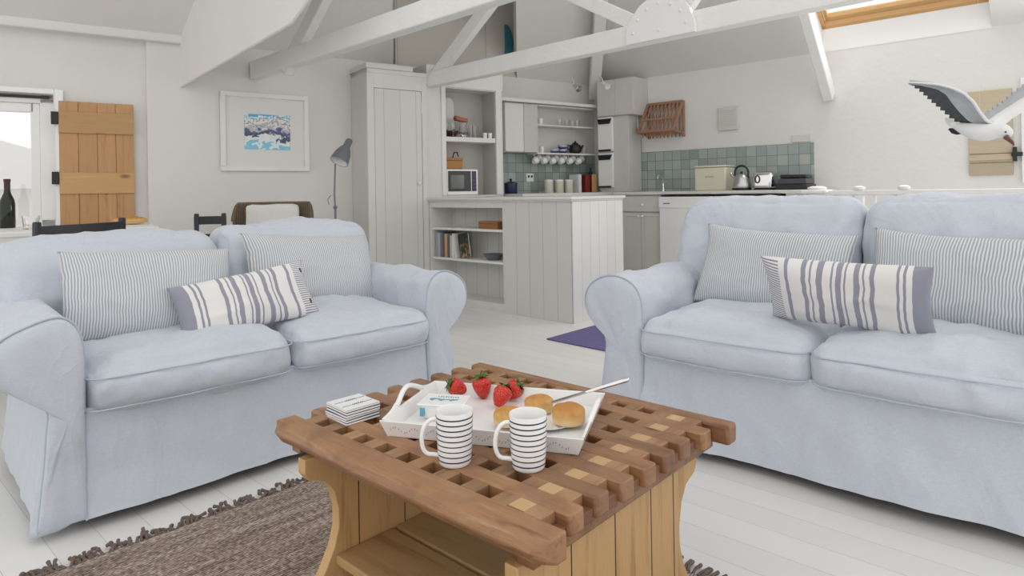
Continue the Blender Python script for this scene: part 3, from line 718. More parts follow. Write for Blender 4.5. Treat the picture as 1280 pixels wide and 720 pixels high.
# ================================================================ ON THE TABLE
def onT(px,py,z=TZ): return onz(px,py,z)
def mug(px,py,ang,label):
    x,y=onT(px,py); rr=.0345; l=math.hypot(x,y); x+=x/l*rr; y+=y/l*rr
    r=empty('mug',None,x,y,TZ,ang,label=label,cat='mug')
    H=.102
    prof=[(0,.0),(.028,.0),(.030,.002),(.0315,.006),(.0335,.03),(.0345,.06),(.0355,H-.002),(.0350,H),(.0340,H-.001),(.0325,.06),(.0315,.03),(.029,.009),(0,.007)]
    B().lathe(prof,seg=40).build('body','porcelain',r,0,True,angle=60)
    st=B()
    for i in range(9):
        z=.0115+i*.0100; q=lambda z:.0303+(.0355-.0303)*min(1,(z/.1)**.6)
        st.lathe([(q(z)+.0000,z-.00135),(q(z)+.0007,z-.001),(q(z+.001)+.0007,z+.001),(q(z)+.0000,z+.00135)],seg=40)
    st=st.build('navy_stripes','navy',r,0,True)
    pts=[]
    for i in range(15):
        a=R(84-i*168/14); pts.append((-.032-.031*math.cos(a)**.8 if math.cos(a)>0 else -.032,0,.056+.033*math.sin(a)-.012*(1-math.sin(a))/2*math.cos(a)))
    pts[0]=(-.033,0,.088); pts[-1]=(-.031,0,.018)
    B().tube(pts,[.0042]*15,10).build('handle','porcelain',r,0,True,angle=80)
    return r
mug(569,588,12,'white mug with navy hoops, left of the two on the table')
mug(661,594,10,'white mug with navy hoops, right of the two on the table')
# tray
def fit(a,b_):
    (x0,y0),(x1,y1)=a,b_; return x0,y0,math.degrees(math.atan2(y1-y0,x1-x0)),math.hypot(x1-x0,y1-y0)
x0,y0,ta,tl=fit(onT(484,545),onT(723,569)); FY=Frame(x0,y0,ta,TZ); TW=.275
tr=empty('serving_tray',FY,0,0,0,label='white wooden serving tray with pierced sides on the coffee table',cat='tray')
B().box(.004,tl-.004,.004,TW-.004,0,.006).build('base','white_gloss',tr,.001)
def wallp(b,p,q,h,out,th=.006):       # flared side from p to q
    p=Vector((*p,0));q=Vector((*q,0)); o=Vector((*out,0))
    return b
def side(y,out,name='side'):
    b=B(); b.add([(.0,y,0),(tl,y,0),(tl+.013,y+out*.012,.036),(-.013,y+out*.012,.036),(.0,y-out*.006,0),(tl,y-out*.006,0),(tl+.013,y+out*.006,.036),(-.013,y+out*.006,.036)],[(0,1,2,3),(7,6,5,4),(0,4,5,1),(1,5,6,2),(2,6,7,3),(3,7,4,0)])
    o=b.build(name,'white_gloss',tr,.0012)
    if out<0:
        d=B()
        for i in range(int((tl-.02)/.0062)):
            x=.012+i*.0062; z=.018+.006*math.sin(i*.9); a=.9 if i%2 else -.9
            yy=y+out*.012*z/.036-.0004
            d.add([(x-.0016,yy,z-.0028),(x+.0004+.001*a,yy,z-.001),(x+.0016,yy,z+.0028),(x-.0004+.001*a,yy,z+.001)],[(0,1,2,3)])
        d.build('pierced_pattern','grey_pierce',o)
    return o
M['grey_pierce']=mat('pierced_shadow_holes',(.22,.23,.24),.9)
side(0,-1);side(TW,1)
def end(x,out):
    b=B(); n=24; top=[];P=[]
    for i in range(n+1):
        k=i/n; y=TW*k; h=.036+.034*math.exp(-((k-.5)/.24)**2); top.append((y,h))
    for off in (0,-.006*out):
        for y,h in top: P.append((x+off,y,0))
        for y,h in top: P.append((x+off+out*.35*h,y,h))
    m=n+1; f=[]
    hole=set()
    for i in range(n):
        f.append((i,i+1,m+i+1,m+i)); f.append((2*m+i+1,2*m+i,3*m+i,3*m+i+1)); f.append((m+i,m+i+1,3*m+i+1,3*m+i)); 
    f+=[(0,m,3*m,2*m),(n,2*m+n,3*m+n,m+n)]
    # real hand hole: build as lower strip + upper arched bar
    b=B()
    lo=[(y,min(h,.036 if abs(y/TW-.5)<.21 else h)) for y,h in top]
    P=[];
    for off in (0,-.006*out):
        P+=[(x+off,y,0) for y,h in lo]; P+=[(x+off+out*.35*h,y,h) for y,h in lo]
    b.add(P,f)
    arch=[(x+out*.35*(h-.008)-.003*out,y,h-.006) for y,h in top if abs(y/TW-.5)<.27]
    b.tube(arch,.0062,8)
    return b.build('end_handle','white_gloss',tr,.001,True)
end(0,-1);end(tl,1)
def trayloc(px,py,z=TZ+.006): X,Y=onz(px,py,z); return FY.loc(X,Y)
ZT=TZ+.0065
def zt(px,py): return onz(px,py,ZT)
# tub of clotted cream
x,y=zt(556,520); tb=empty('cream_tub',None,x,y,ZT,-12,label='small white dairy tub with blue printed lid, left end of tray',cat='food tub')
b=B(); q=[(.040,.030,0),(.050,.037,.036)]
v=[];
for a,c,z in q: v+=[(-a,-c,z),(a,-c,z),(a,c,z),(-a,c,z)]
b.add(v,[(3,2,1,0),(4,5,6,7),(0,1,5,4),(1,2,6,5),(2,3,7,6),(3,0,4,7)]); b.build('pot','white_gloss',tb,.006)
B().box(-.053,.053,-.040,.040,.034,.038).build('lid','white_gloss',tb,.003)
M['lblue']=mat('print_blue',(.10,.36,.55),.4); M['ldark']=mat('print_dark',(.02,.05,.14),.4)
b=B()
for i in range(6): b.prism([(-.035+i*.011,-.004+.004*math.sin(i*2)),(-.025+i*.011,-.012+.01*(i%2)),(-.022+i*.011,.006),(-.034+i*.011,.001+.004*math.cos(i))],'z',.0381,.0385)
b.build('printed_emblem','lblue',tb)
b=B(); 
for i in range(9):
    xx=-.02+i*.0058; b.box(xx,xx+.0036,.015,.0162,.0381,.0384); b.box(xx,xx+.001,.015,.022,.0381,.0384); b.box(xx,xx+.0036,.0208,.022,.0381,.0384) if i%2 else None
b.build('printed_lettering','ldark',tb)
b=B(); b.box(-.046,-.036,-.0385,-.034,.010,.028); b.build('side_print','lblue',tb); B().box(.03,.046,-.0385,-.034,.008,.030).build('side_print','ldark',tb)
# strawberries
def strawberry(px,py,rot,tilt,s,label,tiltx=0):
    x,y=zt(px,py); r=empty('strawberry',None,x,y,ZT+(.0205 if abs(tilt)<40 else .0172)*s,rot,label=label,cat='strawberry',group='strawberries on the white tray')
    r.rotation_euler=(R(tiltx),R(tilt),R(rot))
    pr=[(0,-.021),(.006,-.019),(.011,-.012),(.0155,-.002),(.0172,.007),(.015,.014),(.008,.018),(0,.0185)]
    o=B().lathe([(a*s,z*s) for a,z in pr],seg=22).build('fruit','berry',r,0,True,angle=80)
    b=B()
    for i in range(8):
        a=2*PI*i/8+.2; ca,sa=math.cos(a),math.sin(a); l=.017*s
        b.add([(0,0,.018*s),(ca*l*.5-sa*.004*s,sa*l*.5+ca*.004*s,.0205*s),(ca*l,sa*l,.017*s+.006*s*math.sin(i*2.3)),(ca*l*.5+sa*.004*s,sa*l*.5-ca*.004*s,.0205*s),(ca*l*.5,sa*l*.5,.019*s)],[(0,1,2,3),(0,4,1),(1,4,2),(2,4,3),(3,4,0)])
    b.tube([(0,0,.018*s),(.001,0,.024*s),(.004*s,0,.029*s)],.0013*s,6); b.build('leafy_cap','leaf',r,0,True)
    return r
strawberry(572,495,20,-62,1.25,'strawberry lying behind the cream tub with its leaves at left')
strawberry(603,498,0,-8,1.4,'strawberry standing upright at the back of the tray')
strawberry(627,509,0,30,1.3,'front strawberry beside the scones with leaves turned up',-30)
strawberry(640,500,0,58,1.35,'strawberry behind another with leaves pointing right toward the scones')
for o in [o for o in bpy.data.objects if o.name.startswith('strawberry')]: del o['group']
# plate, scones, knife
x,y=zt(683,536); pl=B().lathe([(0,.002),(.045,.002),(.065,.010),(.066,.0115),(.045,.0045),(0,.0042)],seg=40).build('plate','porcelain',None,0,True); pl.location=(x,y+.03,ZT); props(pl,'round white plate under the scones on the tray','plate')
def sconeo(px,py,r,h,z,seed,label):
    x,y=onz(px,py,ZT+z); b=B(); n=28; st=14; v=[];f=[]
    prof=[(0,0),(.75,0),(.95,.08),(1.0,.25),(.97,.5),(1.0,.68),(.93,.86),(.75,.97),(.45,1.03),(0,1.04)]
    for a,zz_ in prof:
        for k in range(n):
            t=2*PI*k/n; q=1+.05*fbm((math.cos(t),math.sin(t),zz_),1.5,seed)+.03*fbm((math.cos(t),math.sin(t),zz_*2),4,seed)
            v.append((r*a*q*math.cos(t),r*a*q*math.sin(t),h*zz_*(1+.07*fbm((a*math.cos(t),a*math.sin(t),0),2,seed+3))))
    b.add(v,[(i*n+k,i*n+(k+1)%n,(i+1)*n+(k+1)%n,(i+1)*n+k) for i in range(len(prof)-1) for k in range(n)])
    o=b.build('scone','scone',None,0,True,1,80); o.location=(x,y,ZT+z); props(o,label,'scone'); return o
sconeo(636,530,.034,.033,.006,1,'golden scone at the left of the three, beside the right mug')
sconeo(674,514,.034,.034,.006,5,'golden scone at the back, middle of the three')
sconeo(711,529,.036,.040,.006,9,'browner scone at the right of the three, by the knife')
a=onz(690,503,.53);bq=onz(786,474,.56)
kn=empty('knife',None,a[0],a[1],.53,0,label='steel table knife resting across scones and tray rim',cat='knife')
A=Vector((0,0,0)); E_=Vector((bq[0]-a[0],bq[1]-a[1],.03)); dd=E_.normalized()
B().tube([A+E_*.42,A+E_*.55,A+E_*.8,A+E_*.97,A+E_*1.0],[.003,.0042,.0052,.0055,.003],10).build('handle','chrome',kn,0,True)
B().bar(A-E_*.0,A+E_*.43,.013,.0018).build('blade','chrome',kn,.0004)
# coasters, a stack
cx0,cy0=onT(443,531); FC=Frame(cx0,cy0,-20,TZ)
xa,ya=onT(433,533); xb,yb=onT(479,519); ang=math.degrees(math.atan2(yb-ya,xb-xa))
names=['bottom','second from the bottom','third from the bottom','fourth from the bottom','second from the top']
for i in range(6):
    lab='square white coaster with dark script, topmost of its stack' if i==5 else 'square white coaster, %s of its stack on the table'%names[i]
    fr=Frame(xa,ya,ang+random.uniform(-1.5,1.5),TZ)
    o=empty('coaster',fr,-.0+random.uniform(-.001,.001),random.uniform(-.001,.001),.0003+i*.0058,label=lab,cat='coaster',group='stack of square coasters')
    B().box(0,.088,0,.088,0,.0040).build('board','white_gloss',o,.0007)
    B().box(.001,.087,.001,.087,.0040,.0049).build('dark_edge','ldark',o)
    if i==5:
        B().box(.0,.088,.0,.088,.0049,.0054).build('top_face','white_gloss',o)
        b=B()
        for y_ in (.026,.060):
            b.box(.006,.030,y_,y_+.0022,.0054,.0057); b.box(.062,.084,y_,y_+.0022,.0054,.0057)
            for k in range(6):
                xx=.032+k*.005; b.bar((xx,y_-.003,.0056),(xx+.003,y_+.006,.0056),.0012,.0003); b.bar((xx+.003,y_+.006,.0056),(xx+.005,y_-.002,.0056),.0012,.0003)
        b.build('printed_script','ldark',o)
# ================================================================ RUGS
rp=onz(185,672,.01); rq=onz(415,590,.01)
ang=math.degrees(math.atan2(rq[1]-rp[1],rq[0]-rp[0]))
# fringe edge runs rp->rq ; rug extends to the right/front
FG=Frame(rp[0],rp[1],ang)
rg=empty('rug',FG,0,0,0,label='brown woven jute rug with knotted fringe under the coffee table',cat='rug')
rows=[]
for i in range(61):
    rows.append([( -1.6+2.52*i/60, -1.9*j/30+.004*fbm((i*.3,j*.3,0),1,2), .009+.002*fbm((i*.2,j*.2,0),1,4)) for j in range(31)])
b=B(); nr,nc=61,31; b.v=[p for q in rows for p in q]+[(p[0],p[1],.001) for q in rows for p in q]; N=nr*nc
b.f=[(i*nc+k,i*nc+k+1,(i+1)*nc+k+1,(i+1)*nc+k) for i in range(nr-1) for k in range(nc-1)]
for i in range(nr-1): b.f+= [(i*nc,(i+1)*nc,N+(i+1)*nc,N+i*nc),(i*nc+nc-1,N+i*nc+nc-1,N+(i+1)*nc+nc-1,(i+1)*nc+nc-1)]
for k in range(nc-1): b.f+=[(k,N+k,N+k+1,k+1),((nr-1)*nc+k,(nr-1)*nc+k+1,N+(nr-1)*nc+k+1,N+(nr-1)*nc+k)]
b.build('woven_field','rug',rg,0,True)
b=B(); random.seed(3)
x=-1.6
while x<.92:
    a=random.gauss(0,.35); l=random.uniform(.025,.065); p=[(x,-.004,.008)]
    for k in range(1,5):
        a+=random.gauss(0,.45); p.append((p[-1][0]+math.sin(a)*l/4,p[-1][1]+abs(math.cos(a))*l/4,.007+.01*random.random()))
    b.tube(p,[.0045,.004,.004,.0045,.0055],6); 
    if random.random()<.45: b.ball(p[random.choice((2,4))],.0075,8,5)
    x+=random.uniform(.009,.016)
f=b.build('fringe','fringe',rg,0,True); f['kind']='stuff'
b=B(); x=-1.6
random.seed(9)
y=-1.9
while y<0:
    a=random.gauss(0,.4); b.tube([(.92,y,.008),(.94,y+math.sin(a)*.02,.012),(.97,y+math.sin(a)*.03,.007)],[.0045,.004,.005],6); y+=random.uniform(.01,.018)
f=b.build('fringe','fringe',rg,0,True); f['kind']='stuff'
P=[onz(683,423.5,.006),onz(757,403,.006)]; q=onz(760,439,.006)
u=Vector(P[1])-Vector(P[0]); u.normalize(); w=Vector(q)-Vector(P[0]); w.normalize()
b=B(); o0=Vector(P[0]); b.prism([tuple(o0),tuple(o0+u*1.0),tuple(o0+u*1.0+w*.9),tuple(o0+w*.9)],'z',.001,.009)
o=b.build('rug','purple',None,.003); props(o,'flat purple rug on white boards behind the right sofa arm','rug')
# ================================================================ BACK WALL THINGS
def Lw(px,py,y=0): return FL.wall(px,py,y)
# framed picture
x0,_=Lw(275,160); x1,_=Lw(385,160); z0,z1=1.2,1.853
pf=empty('framed_picture',FL,x0,0,z0,label='white framed seascape print hanging on the back wall',cat='picture')
W,H=x1-x0,z1-z0; fw=.04
b=B(); b.box(0,W,-.028,0,0,fw);b.box(0,W,-.028,0,H-fw,H);b.box(0,fw,-.028,0,fw,H-fw);b.box(W-fw,W,-.028,0,fw,H-fw); b.build('frame','wpaint',pf,.004)
B().box(fw,W-fw,-.012,-.002,fw,H-fw).build('mount','mountw',pf) if False else None
M['mountw']=mat('mount_card',(.76,.75,.72),.8)
B().box(fw,W-fw,-.012,-.002,fw,H-fw).build('mount','mountw',pf)
def art():
    m=mat('painted_seascape',(.4,.5,.6),.6); v=coords(m,'Generated')
    sp=nd(m,'ShaderNodeSeparateXYZ'); lk(m,v,sp.inputs[0])
    n=nd(m,'ShaderNodeTexNoise',Scale=5.,Detail=5.,Distortion=1.2); lk(m,v,n.inputs['Vector'])
    f=math_(m,'ADD',sp.outputs[2],math_(m,'MULTIPLY',math_(m,'SUBTRACT',n.outputs[0],.5),.95))
    c=ramp(m,f,[(.0,(.25,.6,.75)),(.14,(.8,.85,.85)),(.28,(.75,.78,.8)),(.36,(.08,.1,.14)),(.48,(.12,.13,.3)),(.6,(.5,.52,.55)),(.7,(.8,.78,.76)),(.78,(.4,.35,.4)),(.84,(.7,.85,.9)),(.93,(.12,.42,.65))],'CONSTANT')
    lk(m,c,bsdf(m).inputs['Base Color']); return m
M['art']=art()
ax0,_=Lw(305,160); ax1,_=Lw(362,160); B().box(ax0-x0,ax1-x0,-.016,-.0125,.18,.475).build('print','art',pf)
# shutter (left)
def shutter(fr,x0,x1,z0,z1,yoff,ma,mb,label,hx,nb=4,rails=(.62,.2)):
    W,H=x1-x0,z1-z0; r=empty('wooden_shutter',fr,x0,yoff,z0,label=label,cat='shutter')
    for i in range(nb): B().box(W*i/nb+.001,W*(i+1)/nb-.001,-.02,0,0,H).build('plank',ma,r,.002)
    return r,W,H
x0,_=Lw(74,200,.0);x1,_=Lw(168,200,.0)
s,W,H=shutter(FL,x0,x1,.60,1.70,.03,'shutter','shutterx','rustic pine shutter with crosswise rails beside the left window',0)
for z,h in ((H-.23,.155),(H-.67,.155),(.06,.15)): B().box(0,W,-.034,-.02,z,z+h).build('rail','shutterx',s,.002)
for z in (H-.17,H-.60): B().box(-.045,-.002,-.04,-.004,z,z+.09).build('hinge','iron',s,.003)
# shutter (right)
x0,x1=FR.wall(1211,160)[0],FR.wall(1266,160)[0]
s=empty('wooden_shutter',FR,x0,-.002,1.065,label='pale plank shutter on the kitchen wall behind the seagull',cat='shutter'); W=x1-x0
for z0,z1 in ((0,.095),(.099,.165),(.169,.42),(.424,.665)): B().box(0,W,-.022,0,z0,z1-.0).build('plank','pale_shutter',s,.003)
B().box(0,W,-.034,-.022,.115,.155).build('batten','pale_shutter',s,.002)
B().box(W-.01,W+.06,-.05,-.022,.14,.17).build('hinge','iron',s,.002); B().box(W+.0,W+.025,-.055,-.02,.10,.21).build('hinge','iron',s,.002)
# dining table with things
dt=empty('dining_table',FL,-1.75,-1.05,0,label='white-topped dining table behind the left sofa',cat='table')
B().box(-1.0,.12,-.4,.4,.80,.83).build('table_top','wpaint',dt,.006)
for x in (-.93,.06):
    for y in (-.33,.33): B().box(x-.03,x+.03,y-.03,y+.03,0,.80).build('leg','wpaint',dt,.004)
def ladder_chair(X,Y,rot,topz,w,label):
    r=empty('dining_chair',None,X,Y,0,rot,label=label,cat='chair')
    B().box(-w/2,w/2,-.02,.40,.45,.475).build('seat','dark',r,.01)
    for x in (-w/2+.015,w/2-.015):
        B().bar((x,-.02,0),(x,-.05,topz),.028,.028).build('back_post','dark',r,.006)
        B().bar((x,.38,0),(x,.38,.45),.03,.03).build('leg','dark',r,.005)
    for z,h in ((topz-.02,.055),(topz-.14,.04),(topz-.25,.04)):
        v=[]; n=10
        b=B()
        for i in range(n): 
            xa,xb=-w/2+w*i/n,-w/2+w*(i+1)/n; ya,yb=[-.05-.03*(1-(2*q/w)**2) for q in (xa,xb)]
            b.add([(xa,ya-.009,z-h),(xb,yb-.009,z-h),(xb,yb+.009,z-h),(xa,ya+.009,z-h),(xa,ya-.009,z),(xb,yb-.009,z),(xb,yb+.009,z),(xa,ya+.009,z)],[(3,2,1,0),(4,5,6,7),(0,1,5,4),(2,3,7,6)]+([(3,0,4,7)] if i==0 else [])+([(1,2,6,5)] if i==n-1 else []))
        b.build('back_rail','dark',r,0)
    return r
ladder_chair(-2.17,3.19,76,.893,.50,'dark chair with its wide top rail just behind the left sofa')
u,_=ray(261,280); d=4.3; ladder_chair(u*d,d,194,.882,.20,'small dark chair back beside the wicker chair')
u,_=ray(40,270); d=3.9; 
# wicker chair
u,_=ray(341,262); d=4.85; wc=empty('wicker_chair',None,u*d,d,0,8,label='rounded wicker chair with a cream cushion below the picture',cat='chair')
def wick():
    m=mat('brown_wicker',(.3,.2,.13),.8); v=coords(m,scale=(1,1,1)); w=nd(m,'ShaderNodeTexWave',Scale=45.); w.bands_direction='Z'; lk(m,v,w.inputs['Vector']); w2=nd(m,'ShaderNodeTexWave',Scale=30.); lk(m,v,w2.inputs['Vector'])
    f=math_(m,'MULTIPLY',w.outputs['Fac'],w2.outputs['Fac']); c=ramp(m,f,[(.1,(.10,.065,.04)),(.6,(.40,.31,.22))]); lk(m,c,bsdf(m).inputs['Base Color']); bump(m,f,.8,.006); return m
M['wicker']=wick()
pts=[];b=B();rows=[]
for i in range(25):
    a=PI*i/24; ca=math.cos(a); x=-.29*(1 if ca>0 else -1)*abs(ca)**.7; y=.10*math.sin(a); zt_=.80+.12*min(1,math.sin(a)*2.2)
    rows.append((x,y,zt_))
b.v=[(x,y,.30) for x,y,z in rows]+[(x,y,z) for x,y,z in rows]+[(x*.92,y-.025,.30) for x,y,z in rows]+[(x*.92,y-.025,z) for x,y,z in rows]
n=25
b.f=[(i,i+1,n+i+1,n+i) for i in range(n-1)]+[(2*n+i,3*n+i,3*n+i+1,2*n+i+1) for i in range(n-1)]+[(n+i,n+i+1,3*n+i+1,3*n+i) for i in range(n-1)]+[(0,n,3*n,2*n),(n-1,3*n-1,4*n-1,2*n-1)]
b.build('backrest','wicker',wc,0,True); B().tube([(x*.97,y-.012,z+.01) for x,y,z in rows],.018,8).build('rim','wicker',wc,0,True)
B().box(-.28,.28,-.42,.08,.30,.36).build('seat','wicker',wc,.03)
for x in (-.24,.24):
    for y in (-.38,.05): B().tube([(x,y,0),(x,y,.32)],.018,8).build('leg','wicker',wc)
M['cushionc']=fabric('cream_cloth',(.72,.71,.67),.3)
b=soft_box(.38,.09,.42,.035,12,0,0,.006,3); o=b.build('cushion','cushionc',wc,0,True,angle=80); o.location=(0,-.0,.51)
# bottle and tumbler
def atd(px,d): u,_=ray(px,240); return u*d,d
X,Y=atd(9,3.78)
bt=empty('wine_bottle',None,X,Y,.83,0,label='dark wine bottle on the dining table by the window',cat='bottle')
B().lathe([(0,0),(.036,0),(.038,.006),(.038,.14),(.034,.165),(.018,.205),(.0145,.23),(.0145,.27),(.0165,.272),(.0165,.285),(0,.286)],seg=20).build('glass_body','bottle',bt,0,True)
B().lathe([(.0152,.215),(.0156,.27),(.0172,.272),(.0172,.288),(0,.289)],seg=20).build('capsule','foil',bt,0,True)
X,Y=atd(38,3.6)
def tumbler(X,Y,z,label,r=.033,h=.09,group=None,m='glass'):
    o=B().lathe([(0,0),(r*.85,0),(r,h),(r-.002,h),(r*.8,.006),(0,.005)],seg=16).build('glass_tumbler',m,None,0,True); o.location=(X,Y,z); return props(o,label,'glass',group)
tumbler(X,Y,.83,'glass tumbler with pale napkin beside the wine bottle',.042,.075)
X,Y=FL.w(-1.35,-.9)[:2]
o=B().ball((0,0,.02),.09,16,8,(1.2,.6,.3)).build('bread_loaf','scone',None,0,True); X,Y=atd(162,4.0); o.location=(X,Y,.835); props(o,'orange-brown loaf on the dining table below the shutter','bread')
# floor lamp
u,_=ray(419,250); d=4.75; fl=empty('floor_lamp',None,u*d,d,0,0,label='grey angled reading floor lamp in front of the tall cupboard',cat='lamp')
B().lathe([(0,0),(.12,0),(.12,.015),(.02,.03),(0,.03)],seg=28).build('base','lampgrey',fl,0,True)
B().tube([(0,0,.02),(0,0,.9)],.008,10).build('pole','lampgrey',fl,0,True)
B().tube([(.0,0,.88),(-.005,0,1.0),(.005,0,1.22)],.006,10).build('arm','lampgrey',fl,0,True)
b=B(); b.ball((-.0,0,.90),.016,12,8); b.tube([(-.045,0,.92),(-.055,0,.96),(-.03,0,.99)],.003,6); b.build('joint','lampgrey',fl,0,True)
b=B().lathe([(.066,0),(.069,.0),(.068,.02),(.060,.07),(.044,.11),(.028,.135),(.026,.19),(.018,.20),(0,.20),(0,.19),(.02,.185),(.022,.135),(.04,.105),(.055,.07),(.064,.02)],seg=28)
o=b.build('lamp_shade','lampgrey',fl,0,True,angle=50); o.location=(.038,-.02,1.235); o.rotation_euler=(R(-26),R(20),0)
b=B().ball((0,0,0),.025,14,8); M['bulb']=mat('frosted_bulb',(.85,.85,.85),.4); o2=b.build('bulb','bulb',o,0,True); o2.location=(0,0,.05)
o3=B().lathe([(.0655,.002),(.062,.02),(.054,.07),(.04,.10),(0,.11)],seg=28).build('shade_lining','white_gloss',o,0,True)
# half-round blue plaque
x,z=FL.wall(630.5,52); z1=FL.wall(630.5,31)[1]; rr_=z1-z
pts=[(rr_*.52*math.sin(PI*i/20),-rr_*math.cos(PI*i/20)) for i in range(21)]
o=B().prism(pts,'y',-.03,-.002).build('half_round_plaque','plaque',None,.003) if False else None
M['plaque']=painted('teal_enamel',(.05,.24,.33),.3,20.,.2)
o=B().prism(pts,'y',-.03,-.002).build('half_round_plaque','plaque',None,.003); place(o,FL,x,0,z); props(o,'teal half-round plaque high on the upper wall between the beams','wall plaque')
# ================================================================ TALL CUPBOARD
YF=-.356
def Lf(px,py): return FL.wall(px,py,YF)
cb=empty('tall_cupboard',FL,.084,0,0,label='tall off-white boarded cupboard behind the floor lamp',cat='cupboard')
cw=.581; ch=2.085
b=B(); b.box(0,cw,YF,-.003,0,ch); b.build('carcass','grey_paint',cb,.004)
fx0=.03
dx0=Lf(468,200)[0]-.084; dx1=Lf(527,200)[0]-.084; dz=1.915
b=B(); b.box(0,dx0-.002,YF-.018,YF,0,ch); b.box(dx1+.002,cw-.001,YF-.018,YF,0,ch); b.box(dx0-.002,dx1+.002,YF-.018,YF,dz+.003,ch); b.build('face_frame','boards_plain',cb,.002) if False else b.build('face_frame','wpaint2',cb,.002) if 'wpaint2' in M else None
M['wpaint2']=painted('off_white_paint',(.71,.70,.67),.04,5.,.12,.5)
b=B(); b.box(0,dx0-.002,YF-.018,YF,0,ch); b.box(dx1+.002,cw-.001,YF-.018,YF,0,ch); b.box(dx0-.002,dx1+.002,YF-.018,YF,dz+.003,ch); b.build('face_frame','wpaint2',cb,.002)
d_=B().box(dx0+.001,dx1-.001,YF-.016,YF,.02,dz).build('door','cup_boards',cb,.003)
B().ball((dx1-.04,YF-.03,1.085),.017,12,8).build('knob','porcelain',d_,0,True)
B().box(dx1-.006,dx1+.004,YF-.024,YF-.014,1.72,1.82).build('hinge','wpaint',d_,.002)
b=B(); b.box(-.01,cw*.75,YF-.03,-.0,ch,ch+.045); b.box(.0,cw,YF-.022,-.0,ch-.04,ch); b.build('cornice','wpaint2',cb,.004)
# ================================================================ OPEN SHELF UNIT above the counter
sx=.667; su=empty('open_shelf_unit',FL,sx,0,0,label='open shelf recess holding the microwave and glassware',cat='shelving')
o0=Lf(557.5,200)[0]-sx; o1=Lf(620,200)[0]-sx; w_=Lf(629,200)[0]-sx
b=B(); b.box(0.001,o0,YF,-.004,0,2.18); b.box(o1,w_,YF,-.004,0,2.18); b.box(o0,o1,YF,-.004,1.975,2.18); b.box(o0,o1,YF,-.004,0,.968); b.build('carcass','wpaint2',su,.002)
b=B(); b.box(o0-.045,o0-.001,YF-.014,YF,.97,2.0); b.box(o1,w_-.02,YF-.014,YF,.97,2.0); b.box(-.0,w_,YF-.012,YF,1.985,2.17); b.build('face_frame','wpaint',su,.002)
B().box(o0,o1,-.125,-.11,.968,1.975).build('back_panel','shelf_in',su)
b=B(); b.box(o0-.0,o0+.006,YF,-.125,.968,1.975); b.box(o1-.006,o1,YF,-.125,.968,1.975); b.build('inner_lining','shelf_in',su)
B().box(o0,o1,YF,-.125,1.475,1.52).build('shelf','wpaint',su,.002)
fu=lambda x,y,z:FL.w(sx+x,y,z)
ow=o1-o0
# microwave
mw=empty('microwave',FL,sx+o0+.01,YF+.005,.970,1,label='black and white microwave oven in the shelf recess',cat='microwave')
B().box(0,.345,.02,.215,.012,.235).build('body','white_gloss',mw,.006)
B().box(.0,.345,.0,.02,.0,.245).build('front','white_gloss',mw,.006)
B().box(.012,.325,-.004,.0,.035,.228).build('door','black',mw,.003)
M['mwglass']=mat('smoked_window',(.09,.10,.10),.15)
B().box(.035,.185,-.006,-.003,.06,.19).build('door_window','mwglass',mw,.002)
B().box(.262,.266,-.008,-.004,.035,.228).build('panel_gap','steel',mw)
for i in range(4): B().box(.28,.315,-.007,-.003,.06+i*.035,.078+i*.035).build('button','ldark',mw,.001)
# bread crock on microwave
o=empty('bread_basket',FL,sx+o0+.012,YF+.05,1.2152,0,label='orange-brown lidded basket on top of the microwave',cat='basket')
B().box(0,.20,0,.15,0,.085).build('box','basket',o,.008); B().box(-.004,.204,-.004,.154,.085,.108).build('lid','basket',o,.006)
B().tube([(.10,.02,.108),(.12,.03,.16),(.16,.04,.165),(.18,.05,.125)],.006,8).build('handle','iron',o,0,True)
# top shelf: tray, glasses, carafe, cups
o=B(); n=28; pts=[]
for i in range(n):
    a=2*PI*i/n; ca,sa=math.cos(a),math.sin(a); pts.append((.10*(1 if ca>0 else -1)*abs(ca)**.45,.20+.20*(1 if sa>0 else -1)*abs(sa)**.45))
M['tray_glass']=mat('pale_grey_tray',(.72,.71,.69),.2)
tt=o.prism(pts,'y',-.008,.008).build('oval_tray','tray_glass',None,.004); place(tt,FL,sx+o0+.115,-.142,1.521); props(tt,'pale rounded tray standing upright behind the glasses','tray')
def glass_stem(x,y,z,label,s=1,group=None):
    o=B().lathe([(0,0),(.028*s,0),(.028*s,.002),(.004*s,.006),(.0035*s,.06*s),(.012*s,.07*s),(.03*s,.10*s),(.031*s,.14*s),(.028*s,.17*s),(.0265*s,.17*s),(.029*s,.13*s),(.02*s,.085*s),(0,.075*s)],seg=16).build('wine_glass','glass',None,0,True)
    o.location=fu(x,y,z); return props(o,label,'glass',group)
for i,(x,y) in enumerate(((.04,-.30),(.10,-.325),(.05,-.225))): glass_stem(o0+x,y,1.521,'stemmed glass on the upper recess shelf, at its left',.8,'stemmed glasses in the shelf recess')
o=empty('dark_wood_bowl',FL,sx+o0+.135,-.222,1.521,0,label='dark reddish bowl behind the stemmed glasses',cat='bowl')
M['redwood']=mat('dark_red_lacquer',(.09,.022,.015),.3); B().lathe([(0,0),(.03,0),(.065,.04),(.07,.065),(.065,.065),(.03,.012),(0,.01)],seg=20).build('bowl','redwood',o,0,True)
o=empty('glass_jug',FL,sx+o0+.24,-.275,1.521,0,label='glass jug with a folded terracotta cloth on the upper shelf',cat='jug')
B().lathe([(0,0),(.04,0),(.045,.05),(.032,.11),(.038,.15),(.036,.15),(.03,.11),(.042,.05),(0,.006)],seg=20).build('jug_body','glass',o,0,True)
b=soft_box(.15,.08,.05,.022,10,.0,0,.012,9); b=b.build('cloth','terra',o,0,True); b.location=(-.03,0,.152); b.rotation_euler=(0,R(8),0)
